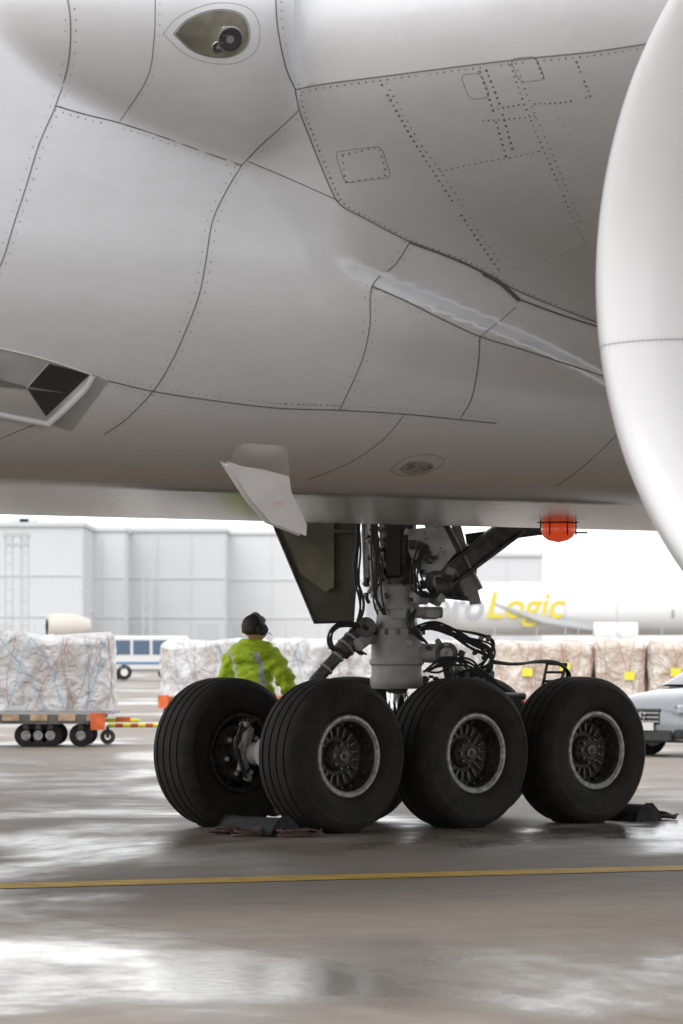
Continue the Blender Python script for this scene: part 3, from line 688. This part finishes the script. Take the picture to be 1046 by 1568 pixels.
hv=mat('hi_vis_jacket',(.54,.74,.03),.65,0,None,(12,.8,.05))
nt=hv.node_tree; b=nt.nodes['Principled BSDF']; tc=nt.nodes.new('ShaderNodeTexCoord'); sp=nt.nodes.new('ShaderNodeSeparateXYZ'); nt.links.new(tc.outputs['Object'],sp.inputs['Vector'])
def mth(op,a,bv):
    n=nt.nodes.new('ShaderNodeMath'); n.operation=op
    for i,q in enumerate((a,bv)):
        if q is None: continue
        if isinstance(q,(int,float)): n.inputs[i].default_value=q
        else: nt.links.new(q,n.inputs[i])
    return n.outputs[0]
ab=mth('ABSOLUTE',sp.outputs['X'],None); st=mth('LESS_THAN',mth('ABSOLUTE',mth('SUBTRACT',ab,.13),None),.022)
st=mth('MULTIPLY',st,mth('LESS_THAN',sp.outputs['Z'],1.52))
st=mth('MAXIMUM',st,mth('LESS_THAN',mth('ABSOLUTE',mth('SUBTRACT',sp.outputs['Z'],1.02),None),.028))
mx=nt.nodes.new('ShaderNodeMix'); mx.data_type='RGBA'; nt.links.new(st,mx.inputs['Factor']); mx.inputs['A'].default_value=(.54,.74,.03,1); mx.inputs['B'].default_value=(.66,.68,.66,1); nt.links.new(mx.outputs['Result'],b.inputs['Base Color'])
pants=mat('work_trousers',(.03,.035,.05),.8); boot=mat('boot_leather',(.02,.018,.015),.5); skn=mat('skin_tone',(.55,.33,.24),.5); hairm=mat('brown_hair',(.035,.024,.018),.6,0,(40,.4),(60,.6,.01))
for q in(hv,pants,boot,skn): body.data.materials.append(q)
for f in body.data.polygons:
    c=f.center; f.use_smooth=True
    f.material_index=3 if (c.z>1.60 and abs(c.x)<.12) else (2 if c.z<.13 else (1 if (c.z<.84) else 0))
body.parent=person
mb=MB(); 
for rr,zz,yy in((.105,1.585,-.015),(.125,1.555,-.03)):
    mb.poly([(rr*math.cos(t),yy+rr*.95*math.sin(t),zz-.02*math.sin(t)) for t in np.linspace(0,2*math.pi,28)],.038,10)
mb.poly([(.16*math.cos(t),-.10+.07*math.sin(t),1.545-.05*abs(math.cos(t))) for t in np.linspace(math.pi,2*math.pi,14)],.055,10)
mb.poly([(.10*math.cos(t),-.13+.05*math.sin(t),1.49-.03*abs(math.cos(t))) for t in np.linspace(math.pi,2*math.pi,14)],.05,10)
mb.obj('collar',[hv],person,60)
bpy.ops.mesh.primitive_uv_sphere_add(segments=40,ring_count=28,radius=1); hd=bpy.context.object; hd.name='head'
for v in hd.data.vertices:
    x,y,z=v.co; 
    w=.080*(1-.22*max(0,-z)**1.5); dd=.102
    X2=x*w; Y2=y*dd+(.012 if z<-.2 and y>0 else 0)*(-z); Z2=z*.118
    n_=math.exp(-(x/.16)**2-((z+.12)/.2)**2)*(1 if y>0 else 0); Y2+=.028*n_
    Y2-=.008*math.exp(-((abs(x)-.38)/.16)**2-((z-.05)/.12)**2)*(1 if y>0 else 0)
    Y2+=.006*math.exp(-(x/.3)**2-((z+.5)/.07)**2)*(1 if y>0 else 0)
    v.co=(X2,Y2,Z2)
for f in hd.data.polygons: f.use_smooth=True
hd.data.materials.append(skn); hd.location=(0,.02,1.735); hd.parent=person; hd.rotation_euler=(.05,0,-.55)
bpy.ops.mesh.primitive_uv_sphere_add(segments=32,ring_count=20,radius=1); hr=bpy.context.object; hr.name='hair'
for v in hr.data.vertices:
    x,y,z=v.co; f=1
    if y>.35 and z<.45: f=.8
    if z<-.45: f=.85
    k=1+.03*math.sin(17*x+9*z)*math.cos(13*y+7*z)
    zz=math.copysign(abs(z)**.85,z)
    v.co=(x*.104*f*k,y*.120*f*k-.010,max(zz,-.60)*.124*f*k+.010)
for f in hr.data.polygons: f.use_smooth=True
hr.data.materials.append(hairm); hr.parent=hd
mb=MB()
for sx_ in(-1,1):
    mb.revolve([(0,.018),(0,.048),(.014,.056),(.040,.052),(.046,.02),(.046,0)],(sx_*.090,.0,-.01),(sx_,0,0),24,0)
mb.poly([(.126*math.cos(t),-.0,.142*math.sin(t)-.003) for t in np.linspace(0.05,math.pi-.05,20)],.015,8,0)
mb.poly([(.11,.02,-.02),(.10,.08,-.05),(.05,.125,-.06)],.004,6,0)
mb.obj('headset',[hose_m],hd,40)
mb=MB()
for sx_ in(-1,1):
    mb.revolve([(-.004,0),(0,.006),(.006,.010),(.011,.006),(.012,0)],(sx_*.03,.088,.008),(0,1,0),12,0)
mb.obj('eyes',[mat('eye_white',(.6,.6,.6),.2)],hd,40)
mb=MB(); mb.poly([(-.025,.094,-.062),(0,.104,-.064),(.025,.094,-.062)],.005,6); mb.obj('mouth',[mat('lips',(.4,.15,.13),.4)],hd,40)
for nm,wp,sg in(('hand_left',Vector((-.15,.37,1.21)),1),('hand_right',Vector((.17,.36,1.15)),-1)):
    vs=[tuple(wp),tuple(wp+Vector((0,.04,.0))),tuple(wp+Vector((0,.085,0)))]; es=[(0,1),(1,2)]; rs=[(.026,.02),(.038,.018),(.036,.015)]
    h=skin_mesh(vs,es,rs,nm,1,2); h.data.materials.append(skn); h.parent=person
    for k,(ox,L) in enumerate(((-.030,.065),(-.010,.078),(.010,.072),(.030,.058))):
        q=wp+Vector((ox,.075,0)); f=skin_mesh([tuple(q),tuple(q+Vector((0,L*.45,-.006))),tuple(q+Vector((0,L*.8,-.025))),tuple(q+Vector((0,L*.95,-.05)))],[(0,1),(1,2),(2,3)],[.0095,.009,.0085,.007],'finger_%d'%(k+1),0,1); f.data.materials.append(skn); f.parent=h
    q=wp+Vector((sg*.03,.02,0)); f=skin_mesh([tuple(q),tuple(q+Vector((sg*.025,.025,-.01))),tuple(q+Vector((sg*.03,.055,-.025)))],[(0,1),(1,2)],[.013,.011,.009],'thumb',0,1); f.data.materials.append(skn); f.parent=h

# ================================================================ PALLETS AND DOLLIES
def wrapmat(name,c1,c2,c3):
    m=bpy.data.materials.new(name); m.use_nodes=True; nt=m.node_tree; b=nt.nodes['Principled BSDF']; nd=nt.nodes.new; lk=nt.links.new
    tc=nd('ShaderNodeTexCoord')
    n=nd('ShaderNodeTexNoise'); n.inputs['Scale'].default_value=2.2; n.inputs['Detail'].default_value=9; n.inputs['Roughness'].default_value=.7; n.inputs['Distortion'].default_value=1.2; lk(tc.outputs['Object'],n.inputs['Vector'])
    r=nd('ShaderNodeValToRGB'); r.color_ramp.elements[0].position=.35; r.color_ramp.elements[0].color=(*c1,1); r.color_ramp.elements[1].position=.62; r.color_ramp.elements[1].color=(*c2,1); e=r.color_ramp.elements.new(.5); e.color=(*c3,1); lk(n.outputs['Fac'],r.inputs['Fac']); lk(r.outputs['Color'],b.inputs['Base Color'])
    b.inputs['Roughness'].default_value=.3
    bp=nd('ShaderNodeBump'); bp.inputs['Strength'].default_value=1; bp.inputs['Distance'].default_value=.09; n2=nd('ShaderNodeTexNoise'); n2.inputs['Scale'].default_value=4; n2.inputs['Detail'].default_value=8; n2.inputs['Distortion'].default_value=2; lk(tc.outputs['Object'],n2.inputs['Vector']); lk(n2.outputs['Fac'],bp.inputs['Height']); lk(bp.outputs['Normal'],b.inputs['Normal'])
    return m
white_wrap=wrapmat('plastic_wrap_white',(.46,.41,.38),(.80,.80,.81),(.68,.67,.66))
kraft_wrap=wrapmat('plastic_wrap_kraft',(.56,.45,.36),(.80,.76,.71),(.68,.59,.51))
strap_r=mat('strap_red',(.42,.16,.10),.6); strap_b=mat('strap_dark',(.25,.2,.18),.6); strap_c=mat('strap_blue',(.1,.35,.6),.5)
orange=mat('dolly_orange',(.62,.12,.03),.5,0,(6,.3)); yel=mat('label_yellow',(.80,.76,.06),.5); woodm=mat('timber',(.46,.32,.2),.7,0,(8,.3)); frame=mat('dolly_frame',(.12,.11,.10),.6,0,(6,.3))
from mathutils import noise as mn
def pallet(X,Y,w,d_,h,z0,wm,label=False,rz=0,strapset=(0,0,1)):
    e=empty('wrapped_cargo_pallet',(X,Y,0),rz); mb=MB()
    vs=[];fs=[]; rows=16; per=[]; NP=96
    for t in range(NP):
        a=2*math.pi*t/NP; cxx=math.copysign(abs(math.cos(a))**.26,math.cos(a)); syy=math.copysign(abs(math.sin(a))**.26,math.sin(a)); per.append((cxx,syy))
    for k in range(rows+1):
        z=k/rows; sc=1 if k<rows else .93
        for(cx_,cy_) in per:
            q=mn.noise(Vector((X*3+cx_*2.2,cy_*2.2,z*3)))*.06; q2=mn.noise(Vector((X+cx_*6,cy_*6,z*8)))*.035
            s3=sc+q+q2; zz=z0+h*z*(1+ (mn.noise(Vector((X+cx_*2.2,cy_*1.5,9)))*.16 if k>=rows-1 else 0))
            vs.append((cx_*w/2*min(s3,1.04),cy_*d_/2*s3,zz))
    for k in range(rows):
        for t in range(NP):
            u=(t+1)%NP; fs.append([k*NP+t,k*NP+u,(k+1)*NP+u,(k+1)*NP+t])
    vs.append((0,0,z0+h*1.03)); 
    for t in range(NP): fs.append([rows*NP+t,rows*NP+(t+1)%NP,len(vs)-1])
    mb.add(vs,fs,0)
    mb.box((0,0,z0-.03),(w*1.04,d_*1.04,.05),1)
    mb.obj('wrapped_load',[wm,mat('aluminium_pallet',(.45,.45,.45),.4,.6)],e,60)
    mb=MB()
    for k in range(int(w*7)):
        x0=random.uniform(-w/2,w/2); x1=x0+random.uniform(-.7,.7); x1=max(-w/2,min(w/2,x1))
        ya=-d_/2*1.06
        pts=[Vector((x0+(x1-x0)*t+.05*math.sin(5*t+k),ya-.01+random.uniform(-.015,.015),z0+h*(.02+.98*t))) for t in np.linspace(0,1,7)]
        mb.poly(pts,.006,4,random.choice(strapset))
    if label:
        for k in range(max(1,int(w/.8))):
            xx=-w/2+(k+.5)*w/max(1,int(w/.8))+random.uniform(-.2,.2); mb.box((xx,-d_/2*1.10,z0+h*random.uniform(.40,.6)),(.20,.01,.16),3)
    mb.obj('net_straps',[strap_r,strap_b,strap_c,yel],e,0)
    return e
def dolly(X,Y,w,d_,rz=0,hw=False):
    e=empty('cargo_dolly',(X,Y,0),rz); mb=MB()
    mb.box((0,0,.47),(w,d_,.07),0); mb.box((0,-d_/2-.03,.42),(w,.05,.12),0)
    for xx in np.linspace(-w/2+.1,w/2-.1,6): mb.box((xx,-d_/2-.065,.46),(.26,.03,.10),1 if int(xx*10)%2 else 2)
    for sx_ in(-1,1):
        mb.box((sx_*(w/2-.05),-d_/2-.09,.40),(.22,.08,.26),1)
    mb.tube((w/2,-.2,.40),(w/2+.55,-.2,.40),.03,mi=3); mb.box((w/2+.3,-.2,.42),(.22,.1,.07),1)
    for xx in(-w*.40,w*.0,w*.08,w*.16,w*.36):
        for sy in(-1,1):
            c=(xx,sy*(d_/2-.2),.18)
            mb.revolve([(-.05,.06),(-.05,.15),(-.035,.18),(.035,.18),(.05,.15),(.05,.06)],c,(0,1,0),24,4); mb.revolve([(-.052,.0),(-.052,.075),(.052,.075),(.052,0)],c,(0,1,0),16,5)
            mb.box((xx,sy*(d_/2-.2),.36),(.08,.12,.16),0)
    mb.obj('dolly_body',[frame,orange,woodm,yel,tyre_m,rim_m],e,35)
Dp=63; 
def wx(px,D): return (px-523)/FX*D
dolly(wx(45,Dp),Dp,2.35,1.7); pallet(wx(75,Dp),Dp,2.05,1.6,1.13,.56,white_wrap,strapset=(0,1,1,2))
dolly(wx(-230,Dp),Dp+.3,2.4,1.7); pallet(wx(-175,Dp),Dp+.3,2.4,1.6,1.14,.56,white_wrap,strapset=(0,1,1,2))
Dq=84
for i,(a,b2) in enumerate(((248,410),(414,590),(594,752))):
    w=(b2-a)/FX*Dq; pallet(wx((a+b2)/2,Dq),Dq,w,1.6,1.12,.50,white_wrap,strapset=(1,1,2)); dolly(wx((a+b2)/2,Dq),Dq,w*.98,1.6)
Dr=80
for i,(a,b2) in enumerate(((756,905),(908,985),(988,1085),(1090,1180))):
    w=(b2-a)/FX*Dr; pallet(wx((a+b2)/2,Dr),Dr,w,1.6,1.10+.05*(i%2),.50,kraft_wrap,True,0,(0,0,1)); dolly(wx((a+b2)/2,Dr),Dr,w*.98,1.6)
mb=MB()
for k in range(8): mb.tube((wx(165,64)+k*.12,64,.30),(wx(165,64)+(k+1)*.12,64,.30),.035,mi=k%2,n=10)
for xx in(.0,.9): mb.revolve([(-.03,.05),(-.03,.12),(.03,.12),(.03,.05)],(wx(165,64)+xx,64,.12),(0,1,0),16,2); mb.box((wx(165,64)+xx,64,.2),(.05,.05,.2),2)
mb.obj('tow_bar',[yel,orange,steel],None,35)

# ================================================================ CAR
car_paint=mat('car_paint_silver',(.24,.255,.275),.28,.4,None,None,1); glassd=mat('car_glass',(.03,.035,.04),.05,0,None,None,1); blackp=mat('car_black_plastic',(.02,.02,.022),.4)
lightm=mat('headlamp_glass',(.40,.42,.45),.08,.3,None,None,1)
car=empty('passenger_car',(0,0,0),0)
def carmesh():
    st=[(0,.30,.62,.62),(.06,.24,.74,.76),(.20,.20,.83,.84),(.5,.19,.90,.89),(1.0,.19,.96,.91),(1.3,.19,1.0,.91),(2.6,.19,1.02,.91),(3.7,.19,1.02,.90),(4.1,.22,.98,.86),(4.25,.32,.9,.74)]
    mb=MB(); vs=[];fs=[]
    for x,zl,zh,hw in st:
        sec=[(-hw*.9,zl),(-hw,zl+.12),(-hw*1.0,(zl+zh)/2),(-hw*.97,zh-.12),(-hw*.86,zh-.03),(-hw*.5,zh+.01),(0,zh+.02),(hw*.5,zh+.01),(hw*.86,zh-.03),(hw*.97,zh-.12),(hw,(zl+zh)/2),(hw,zl+.12),(hw*.9,zl)]
        vs+=[(x,y,z) for y,z in sec]
    m_=13
    for k in range(len(st)-1):
        for i in range(m_):
            q=(i+1)%m_; fs.append([k*m_+i,(k+1)*m_+i,(k+1)*m_+q,k*m_+q])
    fs.append(list(range(m_))); fs.append(list(range(len(vs)-1,len(vs)-m_-1,-1)))
    mb.add(vs,fs,0)
    gh=[(1.05,.98,.80,.98),(1.75,1.36,.62,.98),(2.2,1.44,.60,.98),(3.0,1.42,.60,.98),(3.95,1.02,.72,.98)]
    vs=[];fs=[];ms=[]
    for x,zt,hw,zb_ in gh:
        vs+=[(x,-.82,zb_),(x,-hw,zt),(x,-hw*.8,zt+.03),(x,hw*.8,zt+.03),(x,hw,zt),(x,.82,zb_)]
    for k in range(4):
        for i in range(5):
            fs.append([k*6+i,k*6+i+1,(k+1)*6+i+1,(k+1)*6+i]); ms.append(1 if (i in(0,4) or k in(0,3)) else 0)
    mb.add(vs,fs,ms)
    mb.box((.035,0,.56),(.08,.72,.24),2,None,.02)
    for z in(.50,.56,.62): mb.box((-.012,0,z),(.02,.68,.015),3)
    mb.revolve([(0,.055),(.02,.07),(.03,.07),(.03,.062),(.01,.05)],(-.005,0,.57),(-1,0,0),24,3)
    for k in range(3):
        R=Matrix.Rotation(k*2*math.pi/3,3,'X'); mb.box(Vector((-.035,0,.57))+R@Vector((0,0,.03)),(.01,.01,.065),3,R)
    for sy in(-1,1):
        R=Matrix.Rotation(sy*.42,3,'Z'); mb.box((.13,sy*.62,.67),(.12,.36,.14),4,R,.03); mb.box((.075,sy*.58,.67),(.03,.10,.09),2,R,.01)
        mb.box((.08,sy*.60,.33),(.12,.34,.13),2,Matrix.Rotation(sy*.35,3,'Z'),.02)
        mb.box((1.5,sy*.98,1.02),(.12,.18,.13),0,None,.03)
        for x in(.85,3.45):
            mb.revolve([(-.10,.16),(-.11,.29),(-.08,.32),(.08,.32),(.11,.29),(.10,.16)],(x,sy*.82,.32),(0,1,0),32,5); mb.revolve([(-.115,0),(-.115,.2),(.115,.2),(.115,0)],(x,sy*.82,.32),(0,1,0),20,6)
            mb.revolve([(0,.37),(sy*.01,.37),(sy*.01,0)],(x,sy*.905,.34),(0,1,0),28,2)
    mb.box((.01,0,.30),(.08,1.2,.16),2,None,.02); mb.box((-.04,0,.43),(.02,.5,.11),7)
    o=mb.obj('car_body',[car_paint,glassd,blackp,chrome,lightm,tyre_m,rim_m,mat('number_plate',(.7,.7,.7),.4)],car,32)
carmesh()
car.location=(wx(985,57)-.0,57,0); car.rotation_euler=(0,0,math.atan2(.62,.78))

# minibus far left
mb=MB()
mb.box((0,0,1.15),(3.6,1.9,1.55),0,None,.12)
for xx in(-1.2,-.35,.5,1.3): mb.box((xx,-.955,1.42),(.72,.03,.62),1)
mb.box((0,-.96,.75),(3.4,.03,.10),3)
for xx in(-1.1,1.1):
    for sy in(-1,1): mb.revolve([(-.1,.1),(-.1,.33),(.1,.33),(.1,.1)],(xx,sy*.85,.35),(0,1,0),24,2); mb.revolve([(-.11,0),(-.11,.16),(.11,.16)],(xx,sy*.85,.35),(0,1,0),16,0)
o=mb.obj('minibus',[mat('bus_white',(.7,.7,.7),.35),mat('bus_glass',(.08,.13,.20),.15),tyre_m,mat('bus_blue',(.08,.2,.4),.4)],None,32); o.location=(wx(222,175),175,0); o.rotation_euler=(0,0,.25)

# ================================================================ FAR AIRPLANE
fp=empty('parked_cargo_airplane',(0,470,0),0)
farw=mat('far_airplane_white',(.80,.80,.80),.4)
mb=MB(); x0=wx(640,470)
mb.revolve([(0,0),(.6,.8),(1.8,1.6),(3.6,2.4),(6,3.0),(8,3.1),(45,3.1),(52,2.7),(60,1.4),(65,.4)],(x0,0,5.6),(1,0,0),48,0)
mb.obj('fuselage',[farw],fp,50)
mb=MB()
farwg=mat('far_wing_grey',(.42,.43,.44),.5)
mb.prism([(wx(735,470),-2.8,6.6),(wx(735,470)+3,-2.8,5.9),(wx(960,470),-3.2,2.9),(wx(915,470),-3.2,2.9),(wx(830,470),-4,3.9)],(0,0,.25),0)
mb.obj('wing',[farwg],fp,0)
mb=MB(); mb.box((wx(1027,470),-3.12,5.0),(.25,.05,.9),0); mb.tube((x0+20,-7,2.6),(x0+25,-7,2.6),1.4,n=32,mi=1)
mb.obj('door_marks',[mat('far_dark',(.3,.3,.3),.5),farw],fp,40)
def txt(body,x,z,size,col,nm,sxx=1):
    c=bpy.data.curves.new(nm,'FONT'); c.body=body; c.size=size; c.shear=.25; c.extrude=.01; c.offset=.04
    o=bpy.data.objects.new(nm,c); scene.collection.objects.link(o); o.parent=fp; o.location=(x,-3.16,z); o.rotation_euler=(math.pi/2,0,0); o.scale=(sxx,1,1)
    c.materials.append(mat(nm+'_paint',col,.5)); return o
txt('Logic',wx(741,470),4.55,4.3,(.74,.62,.05),'livery_lettering_yellow',.98)
txt('Aero',wx(741,470)-9.1,4.55,4.3,(.42,.44,.47),'livery_lettering_grey',.98)

# ================================================================ BUILDINGS
def bldg(name,pxa,pxb,pytop,D,col,depth=40,bays=8,det=1):
    xa,xb=wx(pxa,D),wx(pxb,D); ht=CH+(HOR-pytop)/FX*D; w=xb-xa
    e=empty(name,((xa+xb)/2,D,0)); mb=MB()
    mb.box((0,depth/2,ht/2),(w,depth,ht),0); mb.box((0,depth/2-.1,ht+.3),(w+.6,depth+.6,.6),1)
    for k in range(bays+1):
        mb.box((-w/2+w*k/bays,-.06,ht/2),(.2,.1,ht-.5),1)
    mb.box((0,-.08,ht*.62),(w,.1,.3),1); mb.box((0,-.08,ht*.3),(w,.1,.3),1)
    for k in range(bays):
        if k%2==0: mb.box((-w/2+w*(k+.5)/bays,-.05,ht*.13),(w/bays*.6,.08,ht*.24),2)
    for k in range(3*det): mb.box((random.uniform(-w*.4,w*.4),depth*.3,ht+1),(random.uniform(2,5),3,random.uniform(1,2)),1)
    mb.obj('walls',[mat(name+'_cladding',col,.85,0,(.05,.02),None,0,.2),mat(name+'_trim',tuple(c*.975 for c in col),.85,0,None,None,0,.2),mat(name+'_openings',tuple(c*.90 for c in col),.7,0,None,None,0,.2)],e,0)  # pale, near-equal tones carry the distance haze in the colours
bldg('freight_terminal',-420,126,806,560,(.62,.635,.65),60,6)
bldg('maintenance_hangar',190,345,814,600,(.60,.615,.63),60,3,0)
bldg('cargo_hall',126,190,813,585,(.68,.69,.70),50,2,0)
bldg('logistics_warehouse',345,560,818,620,(.70,.71,.72),50,3,0)
bldg('distribution_hall',560,830,852,640,(.66,.67,.69),50,5)
mastm=mat('mast_steel',(.46,.48,.50),.5)
for px in(14,38,225):
    D=330; x=wx(px,D); h=CH+(HOR-(812 if px<100 else 872))/FX*D
    mb=MB()
    for sx_ in(-.3,.3): mb.box((x+sx_,D,h/2),(.12,.12,h),0)
    for z in np.arange(0,h,1.0): mb.box((x,D,z),(.6,.08,.08),0)
    if px==38: mb.box((x-.65,D,h-.4),(2.2,.5,.3),0); mb.box((x-.65,D,h-1.2),(1.8,.4,.3),0)
    mb.obj('lattice_mast',[mastm],None,0)
for px,pt in((128,905),(135,935),(182,940),(945,820),(866,884)):
    D=300; x=wx(px,D); h=CH+(HOR-pt)/FX*D; mb=MB(); mb.tube((x,D,0),(x,D,h),.05,.03,n=8); 
    if px!=945: mb.box((x+.2,D,h),(.7,.12,.10),0)
    mb.obj('lamp_post',[mastm],None,0)
mb=MB()
for x in np.arange(-70,70,3): mb.box((x,290,1.4),(.06,.06,2.8),0)
for z in np.linspace(.3,2.8,6): mb.box((0,290,z),(140,.02,.02),0)
mb.obj('security_fence',[mastm],None,0)
mb=MB(); D=140  # beige engine cowl of another plane, over a wheeled box
mb.revolve([(0,.30),(.05,.44),(.5,.5),(1.0,.46),(1.5,.3),(1.5,0)],(wx(72,D)+.0,D,2.15),(1,.25,0),32,0); mb.revolve([(0.02,.36),(.3,.3),(.3,0)],(wx(72,D),D,2.15),(1,.25,0),24,1)
mb.box((wx(95,D),D+.3,1.3),(1.4,1.0,.9),0,None,.08)
for xx in(-.5,.5): mb.revolve([(-.1,.1),(-.1,.4),(.1,.4),(.1,.1)],(wx(95,D)+xx,D,.4),(0,1,0),20,1)
mb.obj('distant_engine_cowl',[mat('cowl_paint',(.6,.56,.50),.5),darkm],None,40)

# ================================================================ WORLD, SUN, CAMERA
w=bpy.data.worlds.new('World'); scene.world=w; w.use_nodes=True; nt=w.node_tree; bg=nt.nodes['Background']
sk=nt.nodes.new('ShaderNodeTexSky'); sk.sky_type='NISHITA'; sk.sun_disc=False; sk.sun_elevation=math.radians(50); sk.sun_rotation=math.radians(200); sk.air_density=1; sk.dust_density=1; sk.ozone_density=1
hs=nt.nodes.new('ShaderNodeHueSaturation'); hs.inputs['Saturation'].default_value=.12; nt.links.new(sk.outputs['Color'],hs.inputs['Color'])
ad=nt.nodes.new('ShaderNodeMix'); ad.data_type='RGBA'; ad.blend_type='ADD'; ad.inputs['Factor'].default_value=1; ad.clamp_result=False; nt.links.new(hs.outputs['Color'],ad.inputs['A']); ad.inputs['B'].default_value=(5.8,5.85,5.95,1)   # flat cloud deck
nt.links.new(ad.outputs['Result'],bg.inputs['Color']); bg.inputs['Strength'].default_value=.15
sd=bpy.data.lights.new('sun','SUN'); sd.energy=.8; sd.angle=math.radians(30); sd.color=(1,.96,.91); so=bpy.data.objects.new('sun',sd); scene.collection.objects.link(so)
az=math.radians(200); el=math.radians(50); dirv=Vector((math.sin(az)*math.cos(el),math.cos(az)*math.cos(el),math.sin(el)))
so.rotation_euler=dirv.to_track_quat('Z','Y').to_euler(); so.location=dirv*60
cd=bpy.data.cameras.new('camera'); co=bpy.data.objects.new('camera',cd); scene.collection.objects.link(co); co.location=(0,0,CH); co.rotation_euler=(math.pi/2,0,0)
cd.sensor_fit='VERTICAL'; cd.sensor_height=36; cd.lens=36*FX/1568; cd.shift_y=201/1568; cd.clip_end=8000; cd.clip_start=.5
cd.dof.use_dof=True; cd.dof.focus_distance=30; cd.dof.aperture_fstop=5.6
scene.camera=co
